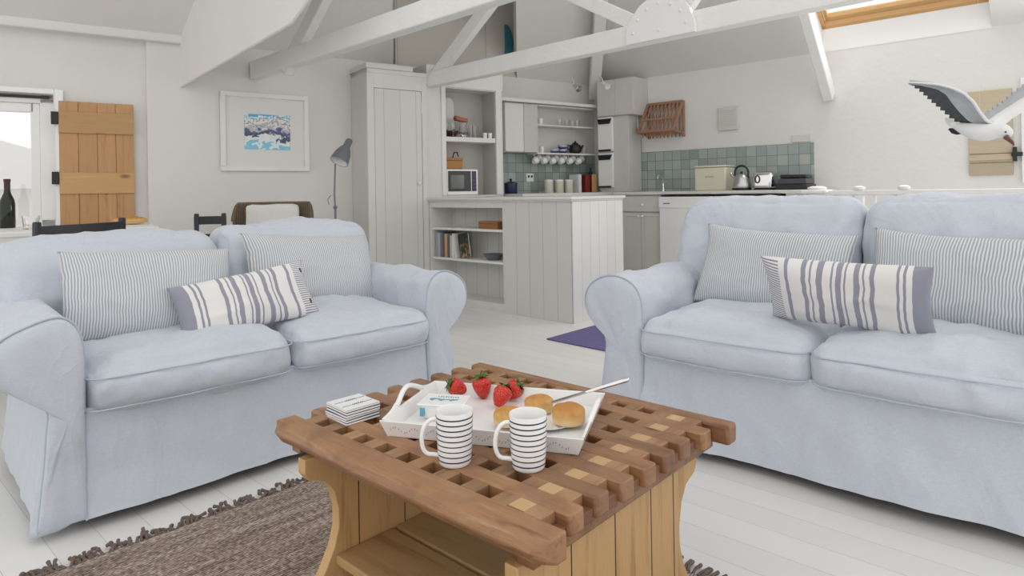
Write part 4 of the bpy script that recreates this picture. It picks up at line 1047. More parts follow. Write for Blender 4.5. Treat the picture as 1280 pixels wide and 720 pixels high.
for i,(x,y) in enumerate(((.30,-.315),(.33,-.22),(.365,-.275),(.41,-.23),(.40,-.17))):
    X,Y,_=fu(o0+x,y,0); tumbler(X,Y,1.521,'clear tumbler on the upper recess shelf, right of the jug',.022,.12,'clear tumblers in the shelf recess')
for i,(x,lab) in enumerate(((ow-.105,'small white cup on the upper shelf, left of a pair'),(ow-.045,'small white cup on the upper shelf, right of a pair'))):
    o=B().lathe([(0,0),(.018,0),(.023,.05),(.0215,.05),(.017,.004),(0,.004)],seg=18).build('egg_cup','porcelain',None,0,True); o.location=fu(o0+x,-.325,1.521); props(o,lab,'cup')
# ================================================================ PENINSULA
pn=empty('kitchen_peninsula',FP,0,0,0,label='off-white boarded kitchen peninsula with built-in bookshelves',cat='kitchen unit')
PH=.915; dp=.70
xe=lambda y:-1.628+.183/.8*y-.0+.004
b=B(); b.prism([(0,.0),(0,dp),(xe(dp),dp),(xe(.26)+.02,.26),(-.69,.26),(-.69,0)],'z',0,PH); b.build('boarded_body','boards_w',pn,.002)
B().box(.0005,.012,.004,dp-.004,0,PH-.001).build('end_boards','boards_y',pn,.002)
b=B(); b.prism([(-.70,.0),(-.69,.0),(-.69,.26),(-.70,.26)],'z',0,PH); b.prism([(-1.62,.0),(-1.585,0),(-1.545,.26),(-1.575,.26)],'z',0,PH); b.box(-1.585,-.70,0,.02,.862,PH); b.build('shelf_frame','wpaint2',pn,.002)
B().box(-1.57,-.70,.235,.26,.0,PH).build('shelf_back','boards_w',pn)
for z in (.662,.395): B().box(-1.578,-.70,.004,.24,z,z+.02).build('shelf','wpaint',pn,.002)
B().box(-1.578,-.70,.004,.24,0,.07).build('plinth','wpaint2',pn,.002)
b=B(); b.prism([(.028,-.028),(.028,dp+.02),(xe(dp)+.004,dp+.02),(xe(0)-.004,-.028)],'z',PH+.012,PH+.036); b.build('worktop','wpaint2',pn,.006)
b=B(); b.prism([(.016,-.016),(.016,dp),(xe(dp)+.004,dp),(xe(0),-.016)],'z',PH-.0,PH+.012); b.build('moulding','wpaint2',pn,.003)
# books
random.seed(5)
cols=[(.35,.36,.38),(.45,.42,.4),(.08,.2,.3),(.3,.05,.04),(.5,.35,.2),(.12,.12,.13),(.55,.52,.48)]
labs=['grey-spined book at the left end of the lower shelf row','pale grey book second from the left in the row','blue-spined book third from the left in the row','dark red book in the middle of the row','tan book just right of the dark red one','charcoal book next to the white ones','off-white thin book beside the charcoal one']
def mk_book(x,w,h,d,col,label,rot=0,img=None):
    o=empty('book',FP,x,.02,.4155,0,label=label,cat='book'); o.rotation_euler=(0,R(rot),FP.a)
    c=mat('book_cover',col,.5); pg=M['pages']
    b=B(); b.box(0,.002,0,d,0,h); b.box(w-.002,w,0,d,0,h); b.box(0.002,w-.002,0,.002,0,h); b.build('cover',c,o,.0005)
    B().box(.002,w-.002,.002,d-.004,.003,h-.003).build('pages',pg,o); 
    return o
M['pages']=mat('paper',(.75,.72,.64),.9)
x=-1.555
for i,c in enumerate(cols):
    w=random.uniform(.022,.034); h=random.uniform(.19,.222); mk_book(x,w,h,.15,c,labs[i]); x+=w+.002
o=mk_book(x,.02,.215,.16,(.78,.77,.74),'white-spined book left of the leaning black one'); x+=.024
# two leaning books showing a cover
o=mk_book(x+.009,.018,.21,.15,(.72,.71,.68),'thin white book leaning under the black one',-7)
o=empty('book',FP,x+.073,.03,.4165,0,label='large black-covered picture book leaning at the right end of the row',cat='book'); o.rotation_euler=(0,R(-9),FP.a)
def cover():
    m=mat('dark_food_cover',(.02,.02,.02),.35); v=coords(m,'Generated'); sp=nd(m,'ShaderNodeSeparateXYZ'); lk(m,v,sp.inputs[0])
    n=nd(m,'ShaderNodeTexNoise',Scale=5.,Detail=4.); lk(m,v,n.inputs['Vector'])
    f=math_(m,'ADD',n.outputs[0],math_(m,'MULTIPLY',sp.outputs[2],-.25)); c=ramp(m,f,[(.3,(.015,.015,.018)),(.42,(.03,.07,.03)),(.5,(.25,.11,.06)),(.58,(.4,.3,.2))]); lk(m,c,bsdf(m).inputs['Base Color']); return m
M['cover']=cover()
B().box(0,.125,-.003,.0,0,.212).build('front_cover','cover',o,.001); B().box(.004,.122,.0,.014,.003,.209).build('pages','pages',o); B().box(0,.125,.014,.016,0,.212).build('back_cover','black',o)
# box and bowl
xx,zz2=FP.wall(598,286,.05); xx2,_=FP.wall(622,286,.05)
o=empty('wooden_box',FP,xx,.05,.6825,0,label='small reddish wooden box on the upper peninsula shelf',cat='box'); B().box(0,xx2-xx,0,.1,0,.045).build('base','boxwood',o,.003); B().box(-.001,xx2-xx+.001,-.001,.101,.046,.062).build('lid','boxwood',o,.003)
xx,_=FP.wall(616,322,.1)
o=B().lathe([(0,0),(.05,0),(.055,.006),(.088,.045),(.09,.05),(.084,.048),(.05,.012),(0,.01)],seg=30).build('shallow_bowl','lampgrey',None,0,True); place(o,FP,xx,.11,.4155); props(o,'dark grey shallow bowl on the lower peninsula shelf','bowl')
# ================================================================ KITCHEN, BACK RUN
CZ=.972
cr=empty('worktop_run',FL,1.56,0,0,label='kitchen base units along the back wall behind the peninsula',cat='kitchen unit')
B().box(.0,1.48,-.56,-.014,0,CZ-.035).build('carcass','grey_paint',cr,.002); B().box(-.0,1.48,-.6,-.014,CZ-.035,CZ).build('worktop','wpaint2',cr,.004)
def Lz(px,py,y): return FL.wall(px,py,y)
# navy pot
x,_=Lz(638.5,230,-.3); o=empty('casserole_pot',FL,x,-.3,CZ,0,label='navy lidded pot at the left end of the back worktop',cat='pot')
B().lathe([(0,0),(.062,0),(.066,.01),(.066,.10),(0,.10)],seg=24).build('pot','navy',o,0,True); B().lathe([(.069,.10),(.069,.108),(.03,.122),(0,.124)],seg=24).build('lid','navy',o,0,True); B().lathe([(.006,.12),(.014,.14),(.016,.15),(0,.155)],seg=12).build('knob','navy',o,0,True)
M['jarc']=mat('ivory_ceramic',(.70,.67,.57),.3)
for px,lab in ((686,'white lidded canister, left of the three on the back worktop'),(699,'white lidded canister, middle of the three on the back worktop'),(711,'white lidded canister, right of the three on the back worktop')):
    x,_=Lz(px,230,-.2); o=empty('canister',FL,x,-.2,CZ,0,label=lab,cat='canister',group='white canisters'); del o['group']
    B().lathe([(0,0),(.045,0),(.047,.005),(.047,.125),(0,.125)],seg=24).build('jar','jarc',o,0,True); B().lathe([(.049,.125),(.049,.140),(.03,.148),(0,.149)],seg=24).build('lid','porcelain',o,0,True)
# sockets
x,z=Lz(662,222,-.012); o=empty('wall_socket',FL,x,-.0125,z,0,label='white switched socket on the back tiles left of the canisters',cat='socket'); B().box(-.05,.05,-.01,0,-.045,.045).build('plate','white_gloss',o,.003); B().box(-.03,-.01,-.016,-.01,.0,.025).build('switch','black',o); B().box(.01,.03,-.016,-.01,.0,.025).build('switch','black',o)
# cookbooks and boards at the end
for px,w,h,c,lab in ((725,.04,.20,(.8,.79,.77),'white book standing left of the red one on the worktop'),(735,.075,.195,(.22,.02,.02),'dark red book standing on the back worktop')):
    x,_=Lz(px,220,-.25); o=empty('cookbook',FL,x-w/2,-.25,CZ,0,label=lab,cat='book'); cm=mat('cookbook_cover',c,.5); b=B(); b.box(0,.003,0,.16,0,h);b.box(w-.003,w,0,.16,0,h);b.box(.003,w-.003,0,.003,0,h); b.build('cover',cm,o); B().box(.003,w-.003,.003,.155,.003,h-.003).build('pages','pages',o)
x,_=Lz(742,220,-.27); o=B().box(-.035,.035,-.02,0,0,.2).build('chopping_board','shutter',None,.006); place(o,FL,x,-.27,CZ); props(o,'pale wood chopping board standing beside the red book','chopping board')
x,_=Lz(741,207,-.2); o=B().lathe([(0,0),(.028,0),(.03,.1),(.012,.12),(.012,.14),(0,.14)],seg=16).build('pepper_mill','black',None,0,True); place(o,FL,x,-.16,CZ+.0); o.scale=(1,1,2.0); props(o,'tall black mill standing behind the chopping board','mill')
# left blank cabinet, then open wall shelf
x0=Lz(630,150,-.2)[0]; x1=Lz(655,150,-.2)[0]; x2=Lz(743,150,-.2)[0]; x15=Lz(671,150,-.2)[0]
o=empty('wall_cupboard',FL,x0,0,1.405,0,label='plain white wall cupboard left of the crockery shelves',cat='cupboard'); B().box(.012,x1-x0-.002,-.18,-.002,0,.51).build('carcass','wpaint',o,.002); B().box(.014,x1-x0-.004,-.198,-.181,.003,.507).build('door','wpaint',o,.003)
ws=empty('wall_shelf',FL,x1,0,1.405,0,label='white wall shelves with crockery above the hanging mugs',cat='shelf'); W=x2-x1; a=x15-x1
B().box(0,a,-.2,-.002,0,.51).build('side_cabinet','grey_paint',ws,.003)
B().box(a,W,-.2,-.002,-.018,.0).build('shelf','wpaint',ws,.002); B().box(a,W,-.2,-.002,.285,.30).build('shelf','wpaint',ws,.002); B().box(a,W,-.2,-.002,.495,.51).build('top_board','wpaint',ws,.002); B().box(a,a+.02,-.19,-.002,0,.495).build('divider','grey_paint',ws); 
sh=lambda px,y=-.12: Lz(px,180,y)[0]
def cupk(px,z,r,h,lab,m='porcelain',g=None,handle=False,cat='cup',nm='cup'):
    o=empty(nm,FL,sh(px),-.12,z,0,label=lab,cat=cat); 
    if g: o['group']=g
    B().lathe([(0,0),(r*.8,0),(r,h),(r-.003,h),(r*.75,.004),(0,.004)],seg=16).build('body',m,o,0,True)
    if handle: B().tube([(-r*.9,0,h*.8),(-r*1.7,0,h*.7),(-r*1.7,0,h*.35),(-r*.85,0,h*.25)],.003,6).build('handle',m,o,0,True)
    return o
for px in (700,709,716,722): cupk(px,1.705,.026,.075,'glass on the upper crockery shelf','glass',g='glasses on the upper crockery shelf',cat='glass',nm='drinking_glass')
cupk(676,1.705,.03,.07,'white cup at the left of the upper crockery shelf','porcelain',handle=True)
cupk(677,1.405,.028,.07,'white cup at the left of the lower crockery shelf','porcelain',handle=True)
M['bluec']=mat('blue_glaze',(.05,.09,.28),.25)
for i,(px,z) in enumerate(((693,0),(693,1),(703,0),(703,1),(703,2),(703,3))):
    o=B().lathe([(0,0),(.035,0),(.055,.0225),(.053,.0225),(.033,.004),(0,.004)],seg=20).build('stacked_bowl','bluec' if z%2==0 else 'porcelain',None,0,True); place(o,FL,sh(px,-.12),-.12,1.4055+z*.023)
    props(o,['blue bowl at the bottom of the short stack beside the teapot','white bowl on top of the short stack','blue bowl at the bottom of the taller stack beside the teapot','white bowl second from bottom of the taller stack','blue bowl third up in the taller stack','white bowl on top of the taller stack'][i],'bowl')
o=empty('teapot',FL,sh(719),-.12,1.4055,0,label='round black teapot on the lower crockery shelf',cat='teapot')
B().lathe([(0,0),(.03,0),(.05,.015),(.058,.04),(.05,.068),(.03,.08),(0,.082)],seg=22).build('body','black',o,0,True); B().lathe([(.03,.08),(.02,.092),(.006,.096),(.009,.105),(0,.11)],seg=14).build('lid','black',o,0,True)
B().tube([(.045,0,.03),(.07,0,.045),(.085,0,.075)],[.012,.008,.006],8).build('spout','black',o,0,True); B().tube([(-.045,0,.065),(-.08,0,.07),(-.085,0,.04),(-.05,0,.025)],.005,8).build('handle','black',o,0,True); o.scale=(1.3,1.3,1.35)
cupk(730,1.405,.024,.07,'clear glass to the right of the black teapot','glass',cat='glass',nm='drinking_glass')
# hanging mugs
M['hoop']=M['navy']
places=['leftmost','second from the left','third from the left','third from the right','second from the right','rightmost']
for i in range(6):
    px=671+i*10.6; x=sh(px,-.12); o=empty('hanging_mug',FL,x,-.12,1.336,0,label='striped white mug hanging under the crockery shelves, %s of six'%places[i],cat='mug',group='mugs hanging under the crockery shelves'); o.rotation_euler=(0,R(62),FL.a+.2); o.scale=(1.25,1.25,1.25)
    B().lathe([(0,-.05),(.02,-.05),(.033,-.02),(.036,.03),(.034,.03),(.03,-.018),(0,-.044)],seg=18).build('body','porcelain',o,0,True)
    b=B()
    for z in (-.01,.004,.018): b.lathe([(.0345,z-.002),(.0362,z-.001),(.0365,z+.001),(.035,z+.002)],seg=18)
    b.build('stripes','navy',o,0,True)
    B().tube([(-.033,0,.02),(-.055,0,.015),(-.055,0,-.01),(-.032,0,-.02)],.0035,6).build('handle','porcelain',o,0,True)
# ================================================================ KITCHEN, RIGHT RUN
kr=empty('kitchen_units',FR,0,0,0,label='grey kitchen base units and long worktop along the kitchen wall',cat='kitchen unit')
b=B(); b.box(.64,1.165,-.56,-.014,0,CZ-.03); b.box(2.36,2.62,-.56,-.014,0,CZ-.03); b.build('carcass','grey_paint',kr,.002)
B().box(.64,2.64,-.6,-.014,CZ-.03,CZ).build('worktop','wpaint2',kr,.004)
B().box(.66,1.165,-.58,-.56,CZ-.2,CZ-.045).build('drawer_front','grey_paint',kr,.003)
B().ball((.97,-.592,CZ-.13),.014,10,6).build('knob','porcelain',kr,0,True)
for x0,x1,kx in ((.735,.945,.925),(.95,1.16,.97)):
    d_=B(); d_.box(x0,x1,-.575,-.56,.12,CZ-.215); dd_=d_.build('door','grey_paint',kr,.003)
    b=B()
    for q in ((x0,x0+.035,.12,CZ-.215),(x1-.035,x1,.12,CZ-.215),(x0+.035,x1-.035,CZ-.25,CZ-.215),(x0+.035,x1-.035,.12,.16)): b.box(q[0],q[1],-.581,-.575,q[2],q[3])
    b.build('door_frame','grey_paint',dd_,.002)
    B().ball((kx,-.597,CZ-.245),.014,10,6).build('knob','porcelain',dd_,0,True)
for x0,x1,lab in ((1.175,1.72,'white appliance under the worktop, left of the pair'),(1.735,2.35,'white appliance under the worktop, right of the pair')):
    o=empty('dishwasher',FR,x0,-.6,0,0,label=lab,cat='appliance'); B().box(0,x1-x0,-.02,.5,.02,CZ-.05).build('body','white_gloss',o,.006); B().box(.03,x1-x0-.02,-.024,.02,CZ-.048,CZ-.04).build('gap_shade','black',o)  # thin black strip paints the shade in the gap above the appliance
    B().box(.0,x1-x0,-.03,-.02,CZ-.16,CZ-.052).build('control_panel','white_gloss',o,.004); B().box(.05,.12,-.032,-.03,CZ-.12,CZ-.112).build('printed_mark','ldark',o)
# boiler cabinet & column in the corner
x0=FR.wall(747,120,-.3)[0]; x1=FR.wall(792,120,-.3)[0]
o=empty('corner_cabinet',FR,x0,0,1.80,0,label='pale grey boxed cabinet high in the kitchen corner',cat='cupboard'); W=x1-x0; B().box(0,W,-.3,-.003,0,.40).build('carcass','grey_paint',o,.003); B().box(.003,W/2-.001,-.315,-.3,.005,.395).build('door','grey_paint',o,.003); B().box(W/2+.001,W-.003,-.315,-.3,.005,.395).build('door','grey_paint',o,.003)
x2=FR.wall(786,200,-.28)[0]; xm=FR.wall(767,200,-.3)[0]
B().box(0,x2-x0,-.28,-.02,CZ+.001-1.80,-.001).build('lower_panel','grey_paint',o,.003)
for z0,z1,lab in ((1.42,1.795,'white wall holder with black clip, upper of two'),(1.02,1.40,'white wall holder with black clip, lower of two')):
    o=empty('paper_holder',FR,x0+.005,-.281,z0,0,label=lab,cat='wall holder'); W=xm-x0-.01
    B().box(0,W,-.035,0,0,z1-z0).build('casing','white_gloss',o,.004)
    B().prism([(W*.1,(z1-z0)-.075),(W*.85,(z1-z0)-.075),(W*.98,(z1-z0)-.02),(W*.02,(z1-z0)-.02)],'y',-.05,-.034).build('clip','black',o,.002)
    B().box(W*.05,W*.9,-.045,-.034,.0,.02).build('lower_clip','black',o,.002)
for i,(px,lab) in enumerate(((779,'steel utensil hanging under the corner cabinet, left'),(784,'steel utensil hanging under the corner cabinet, right'))):
    x=FR.wall(px,165,-.2)[0]
    o=B().tube([(0,0,0),(0,0,-.14)],.006,8).ball((0,0,-.16),.02,10,6,(1,.4,1.4)).build('kitchen_utensil','steel',None,0,True); place(o,FR,x+.085,-.12,1.798); props(o,lab,'utensil')
# drying rack on the wall
x0=FR.wall(812,130)[0]; x1=FR.wall(855,130)[0]
dr=empty('plate_rack',FR,x0,0,1.545,0,label='folding wooden plate rack hung on the kitchen wall',cat='rack'); W=x1-x0
yb=-.03
B().bar((0,-.03,.37),(W,-.03,.37),.03,.03).build('top_rail','rackwood',dr,.004)
B().bar((-.03,-.24,.06),(W,-.24,.06),.03,.03).build('front_rail','rackwood',dr,.004)
for x in (0,W):
    B().bar((x,-.02,0),(x,-.02,.38),.025,.03).build('side_post','rackwood',dr,.004); B().bar((x,-.03,.37),(x-.01,-.24,.05),.025,.03).build('side_arm','rackwood',dr,.004)
    B().bar((x,-.02,.03),(x-.0,-.24,.06),.02,.03).build('side_strut','rackwood',dr,.004)
n=9
for i in range(1,n): 
    x=W*i/n; B().bar((x,-.045,.36),(x,-.235,.0),.014,.014).build('dowel','rackwood',dr,.003)
    B().bar((x,-.02,.365),(x,-.02,.0),.012,.012).build('dowel','rackwood',dr,.003)
B().bar((0,-.02,.05),(W,-.02,.05),.02,.03).build('lower_rail','rackwood',dr,.003)
B().bar((0,-.14,.195),(W,-.14,.195),.018,.02).build('middle_rail','rackwood',dr,.003)
# wall vent
x0=FR.wall(899,150)[0]; x1=FR.wall(924,150)[0]
o=empty('wall_vent',FR,x0,0,1.575,0,label='square off-white extractor vent on the kitchen wall',cat='vent'); W=x1-x0
M['ventp']=mat('vent_plastic',(.66,.65,.6),.5)
B().box(0,W,-.03,0,0,.235).build('casing','ventp',o,.006)
for i in range(9): B().box(.015,W-.015,-.036,-.03,.03+i*.021,.040+i*.021).build('louvre','ventp',o,.001)
x,z=FR.wall(1002,173)
o=B().box(-.085,.085,-.012,0,-.035,.035).build('switch_plate','ventp',None,.004); place(o,FR,x,-.013 if z<1.40 else -.0,max(z,1.44)); props(o,'small white switch plate above the right end of the tiles','switch')
# bread bin, kettle, toaster, sandwich toaster, tap
def Rz(px,y=-.3): return FR.wall(px,225,y)[0]
x0,x1=Rz(868),Rz(907); o=empty('bread_bin',FR,x0,-.3,CZ,0,label='cream metal bread bin on the kitchen worktop',cat='bread bin'); W=x1-x0
B().box(0,W,0,.22,0,.225).build('body','cream',o,.012); B().box(0,W,-.001,.22,.228,.248).build('lid','cream',o,.008); 
b=B()
for i in range(5): b.box(W*.36+i*.018,W*.36+i*.018+.011,-.003,-.0005,.13,.14)
b.build('lettering','ventdark',o) if False else None
M['ventdark']=mat('faded_print',(.35,.34,.26),.6)
b=B()
for i in range(5): b.box(W*.36+i*.018,W*.36+i*.018+.010,-.003,-.0005,.13,.142)
b.build('faded_lettering','ventdark',o)
x=Rz(927); kt=empty('kettle',FR,x,-.3,CZ,0,label='steel dome kettle with black loop handle on the worktop',cat='kettle')
B().lathe([(.085,.0),(.088,.01),(.088,.022),(0,.022)],seg=28).build('base','black',kt,0,True)
B().lathe([(.083,.022),(.086,.03),(.083,.06),(.07,.11),(.05,.145),(.035,.155),(0,.158)],seg=28).build('body','steel',kt,0,True)
B().lathe([(.01,.155),(.013,.175),(0,.18)],seg=12).build('lid_knob','black',kt,0,True)
B().tube([(-.06,0,.115),(-.09,0,.14),(-.105,0,.165)],[.02,.014,.010],10).build('spout','steel',kt,0,True)
B().tube([(.068+.0,0,.11)]+[(.066*math.cos(R(a)),0,.165+.068*math.sin(R(a))) for a in range(-20,201,20)]+[(-.055,0,.13)],.009,10).build('handle','black',kt,0,True)
x0,x1=Rz(942),Rz(967); o=empty('toaster',FR,x0,-.34,CZ,0,label='polished steel toaster between the kettle and black grill',cat='toaster'); W=x1-x0
B().box(0,W,0,.17,.012,.165).build('body','chrome',o,.03,seg=4); B().box(.01,W-.01,.01,.16,0,.014).build('base','black',o); B().tube([(W*.28,-.004,.105+.03*math.sin(a)) if False else (W*.28+.02*math.cos(a),-.004,.10+.033*math.sin(a)) for a in [2*PI*k/16 for k in range(16)]],.006,6,closed=True).build('lever_surround','black',o,0,True); B().box(.03,W-.03,.05,.06,.1655,.168).build('slot','black',o); B().box(.03,W-.03,.10,.11,.1655,.168).build('slot','black',o)
x0,x1=Rz(973),Rz(1010); o=empty('sandwich_grill',FR,x0,-.34,CZ,0,label='black countertop grill at the right end of the worktop',cat='grill'); W=x1-x0
B().box(-.01,W+.01,-.02,.24,.0,.05).build('base','black',o,.01); M['satin']=mat('satin_black',(.05,.05,.055),.3)
B().prism([(0,.052),(W,.052),(W-.005,.10),(.02,.10)],'y',-.01,.22).build('middle','satin',o,.006); B().box(.02,W-.01,.02,.2,.102,.135).build('lid','black',o,.01)
x=FR.wall(826,225,-.2)[0]; tp=empty('kitchen_tap',FR,x,-.15,CZ,0,label='chrome kitchen mixer tap against the green tiles',cat='tap')
B().lathe([(.022,0),(.02,.02),(.014,.03),(.013,.08),(0,.085)],seg=14).build('body','chrome',tp,0,True); B().tube([(0,0,.06),(0,0,.13),(0,-.03,.17),(0,-.1,.165),(0,-.12,.13)],.009,10).build('spout','chrome',tp,0,True); B().tube([(0,0,.08),(.05,0,.11)],.006,8).build('lever','chrome',tp,0,True)
# spotlights on the corner
for (px,py,d,lab,mt) in ((718,107,6.6,'small dark spotlight on the upper wall left of the corner beam','steel'),(754,104,6.9,'small white spotlight just above the corner cabinet','white_gloss')):
    u,v=ray(px,py); o=empty('spotlight',None,u*d,d,1-v*d,0,label=lab,cat='spotlight')
    B().lathe([(0,0),(.02,0),(.022,.05),(.036,.09),(.034,.09),(.018,.05),(0,.045)],seg=16).build('head',mt,o,0,True).rotation_euler=(R(120),0,R(30)); B().tube([(0,0,0),(0,.05,.05),(0,.30,.14)],.006,6).build('bracket','white_gloss',o,0,True)
# ================================================================ BALUSTRADE behind the right sofa
bx0=2.75; bl=empty('stair_balustrade',FR,bx0,-1.0,0,0,label='white stair balustrade running behind the right sofa',cat='balustrade')
B().box(.0,2.0,-.03,.03,.93,.965).build('handrail','wpaint',bl,.006)
B().box(-.05,.05,-.05,.05,0,.945).build('newel_post','wpaint',bl,.005)
B().box(-.10,.09,-.09,.09,.945,.972).build('newel_cap','wpaint',bl,.01)
B().lathe([(.065,.972),(.07,.988),(.04,1.0),(0,1.002)],seg=18).build('newel_knob','wpaint',bl,0,True)
for px in (1074,1130):
    x=FR.wall(px,238,-1.0)[0]-bx0; B().lathe([(.03,.965),(.04,.975),(.04,.988),(.02,.997),(0,.998)],x,0,0,16).build('post_knob','wpaint',bl,0,True); B().box(x-.03,x+.03,-.03,.03,0,.93).build('post','wpaint',bl,.004)
for i in range(14): B().box(.12+i*.13,.145+i*.13,-.012,.012,0,.93).build('baluster','wpaint',bl,.003)
# ================================================================ SEAGULL on a thread
GD=2.6
def gp(px,py,dy=0):                    # metres from the bird's own origin, as seen square on
    a,b_=ray(px,py); a0,b0=ray(1225,160); d=GD+dy
    return Vector((a*d-a0*GD,dy,b0*GD-b_*d))
u,v=ray(1225,160)
gull=empty('hanging_seagull',None,u*GD,GD,1-v*GD,0,label='carved flying seagull ornament hanging before the right-hand wall',cat='ornament')
M['gwhite']=painted('gull_white',(.82,.82,.81),.05,30.,.2); M['ggrey']=painted('gull_grey',(.47,.49,.51),.12,40.,.3); M['gdark']=painted('gull_dark',(.085,.09,.095),.3,60.,.4); M['gbeak']=mat('gull_beak',(.13,.05,.05),.4)
# body
ctr=[(1186,155,.10,.005),(1194,157,.085,.014),(1205,161,.06,.026),(1220,165,.03,.036),(1235,166,0,.037),(1246,163,-.02,.031),(1253,163,-.035,.031),(1258,166,-.045,.027),(1262,169,-.05,.018),(1264,171,-.055,.006)]
b=B(); b.tube([gp(a,c,d) for a,c,d,r in ctr],[r for *_,r in ctr],18); b.v=[(x,y,z) for x,y,z in b.v]
o=b.build('body','gwhite',gull,0,True,1,80)
b=B(); b.tube([gp(1257,171,-.055),gp(1261,174.5,-.065),gp(1265.5,178.5,-.07),gp(1267.5,182,-.07)],[.011,.008,.006,.002],10); b.build('beak','gbeak',gull,0,True)
B().ball(gp(1257,165,-.068),.0035,8,6).build('eye','black',gull,0,True)
# tail
def thin(pts,th,name,m,parent=gull,bev=.001):
    n=len(pts); b=B(); q=[p+Vector((0,th,th*.4)) for p in pts]; b.add([tuple(p) for p in pts+q],[tuple(range(n))[::-1],tuple(range(n,2*n))]+[(i,(i+1)%n,n+(i+1)%n,n+i) for i in range(n)]); return b.build(name,m,parent)
def sheet(lead,trail,th,name,m,parent=gull,camber=.012):
    """surface between leading and trailing edge with thickness"""
    nI=7; b=B(); n=len(lead); top=[];bot=[]
    for i in range(n):
        for k in range(nI+1):
            t=k/nI; p=lead[i].lerp(trail[i],t); c=math.sin(PI*t)**.8
            e=min(i,n-1-i)/(n-1)*2; q=camber*c
            top.append(p+Vector((0,-q*.6,q))); bot.append(p+Vector((0,th*c*.6+.001,q-th*(.25+c))))
    m_=nI+1; v=[tuple(p) for p in top+bot]; N=n*m_; f=[]
    for i in range(n-1):
        for k in range(nI): f+=[(i*m_+k,(i+1)*m_+k,(i+1)*m_+k+1,i*m_+k+1),(N+i*m_+k,N+i*m_+k+1,N+(i+1)*m_+k+1,N+(i+1)*m_+k)]
        f+=[(i*m_,N+i*m_,N+(i+1)*m_,(i+1)*m_),(i*m_+nI,(i+1)*m_+nI,N+(i+1)*m_+nI,N+i*m_+nI)]
    for k in range(nI): f+=[(k,k+1,N+k+1,N+k),((n-1)*m_+k,N+(n-1)*m_+k,N+(n-1)*m_+k+1,(n-1)*m_+k+1)]
    b.add(v,f); return b.build(name,m,parent,0,True,0,50)
sheet([gp(1200,156,.07),gp(1190,150,.11),gp(1181,148,.13)],[gp(1204,164,.07),gp(1192,159,.1),gp(1184,155,.13)],.008,'tail','gwhite')
sheet([gp(1202,164,.06),gp(1194,163,.08),gp(1185,162,.1)],[gp(1202,167,.06),gp(1196,168,.08),gp(1189,166,.1)],.006,'tucked_foot','black')
# bird's right wing (to the left of the picture): leading edge, seam, trailing edge
def poly(pts,n):
    L=[0]; P=pts
    for a,c in zip(P,P[1:]): L.append(L[-1]+(c-a).length)
    out=[]
    for i in range(n):
        s=L[-1]*i/(n-1); k=max(j for j in range(len(L)) if L[j]<=s+1e-9); k=min(k,len(P)-2); t=(s-L[k])/(L[k+1]-L[k]+1e-9); out.append(P[k].lerp(P[k+1],t))
    return out
n=31
lead=poly([gp(1246,158,-.01),gp(1233,152,-.01),gp(1224,141,-.015),gp(1216,128,-.02),gp(1205,118,-.02),gp(1190,111,-.01),gp(1172,106.5,.0),gp(1152,104.5,.02),gp(1136,104,.04)],n)
seam=poly([gp(1234,163,.03),gp(1226,158,.03),gp(1210,150,.035),gp(1199,139,.03),gp(1190,128,.03),gp(1183,118,.03),gp(1172,111,.03),gp(1153,106.5,.03),gp(1136.5,104.5,.04)],n)
tr_=poly([gp(1228,165,.05),gp(1221,157,.06),gp(1203,155,.07),gp(1190,147,.075),gp(1180,138,.075),gp(1168,128,.07),gp(1157,118,.06),gp(1148,110,.05),gp(1137,105,.04)],n)
tr2=[p+(Vector((-.007,.003,-.003)) if i%2 else Vector((.002,0,.002)))*(1 if 3<i<n-2 else 0) for i,p in enumerate(tr_)]
sheet(lead,seam,.010,'wing','ggrey'); sheet(seam,tr2,.006,'flight_feathers','gdark',camber=.006)
B().tube([p+Vector((0,-.002,.003)) for p in lead],[.0035+.0035*(1-i/n) for i in range(n)],8).build('wing_edge','gwhite',gull,0,True)
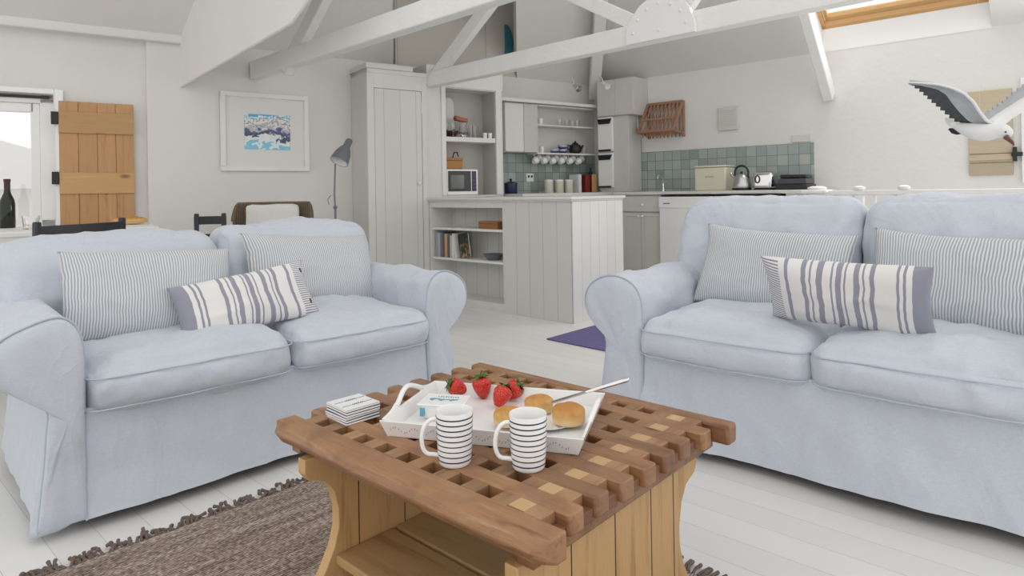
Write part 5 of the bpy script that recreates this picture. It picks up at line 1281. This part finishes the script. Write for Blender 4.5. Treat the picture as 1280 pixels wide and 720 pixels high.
# left wing, underside towards the camera, rising past the right edge
lead=poly([gp(1246,158,.0),gp(1258,154,.0),gp(1266,147,-.01),gp(1276,141,-.02),gp(1300,128,-.03),gp(1330,118,-.02)],n)
seam=poly([gp(1232,152,.03),gp(1245,143,.03),gp(1256,136,.03),gp(1270,127,.02),gp(1296,112,.01),gp(1330,106,.0)],n)
tr_=poly([gp(1227,143,.06),gp(1240,136,.06),gp(1252,128,.06),gp(1266,116,.05),gp(1290,98,.03),gp(1330,98,.01)],n)
tr2=[p+(Vector((-.005,.003,.002)) if i%2 else Vector((.002,0,-.002))) for i,p in enumerate(tr_)]
sheet(lead,seam,.010,'wing','gwhite'); sheet(seam,tr2,.006,'flight_feathers','ggrey',camber=.004)
B().tube([(0,0,.03),(0,0,1.3)],.00025,5).build('thread','wpaint',gull)
# ================================================================ OUTSIDE, LIGHT, CAMERA
ob=empty('neighbouring_building',FL,-3.8,2.4,0,0,label='pale building outside the left window',cat='building')
M['outw']=mat('bright_render',(.9,.9,.9),.9); M['outr']=mat('slate_roof',(.9,.9,.91),.9)
B().box(-1.5,2.6,0,2,0,1.1).build('wall','outw',ob); B().prism([(-1.6,1.1),(2.7,1.1),(.2,1.9)],'y',-.15,2.1).build('roof','outr',ob)
W_=bpy.data.worlds.new('World'); bpy.context.scene.world=W_; W_.use_nodes=True
bg=W_.node_tree.nodes['Background']; bg.inputs[0].default_value=(1,.992,.975,1); bg.inputs[1].default_value=1.03
def area(name,loc,rot,sx,sy,p,col=(1,1,1)):
    l=bpy.data.lights.new(name,'AREA'); l.shape='RECTANGLE'; l.size=sx; l.size_y=sy; l.energy=p; l.color=col
    o=bpy.data.objects.new(name,l); o.location=loc; o.rotation_euler=rot; C.objects.link(o); return o
o=area('skylight_daylight',FR.w(3.14,-.15,3.6),(R(-18),0,0),1.1,.9,45); o.rotation_euler=(R(-28),0,FR.a)
o=area('window_daylight',FR.w(4.45,-.06,1.4),(0,0,0),.85,.62,24,(1,.99,.97)) 
from mathutils import Vector as V_
o.rotation_euler=(R(-90),0,FR.a)
cam=bpy.data.cameras.new('camera'); co=bpy.data.objects.new('camera',cam); C.objects.link(co)
cam.sensor_width=36; cam.sensor_fit='HORIZONTAL'; cam.lens=F/1280*36; cam.shift_y=-(360-238.8)/1280; cam.clip_start=.05
co.location=(0,0,1); co.rotation_mode='XYZ'
from mathutils import Matrix
co.matrix_world=Matrix.Translation((0,0,1))@Matrix.Rotation(R(90),4,'X')@Matrix.Rotation(-S,4,'Z')
bpy.context.scene.camera=co
vs=bpy.context.scene.view_settings; vs.view_transform='Standard'; vs.look='None'; vs.gamma=1; vs.use_curve_mapping=False; vs.exposure=.17
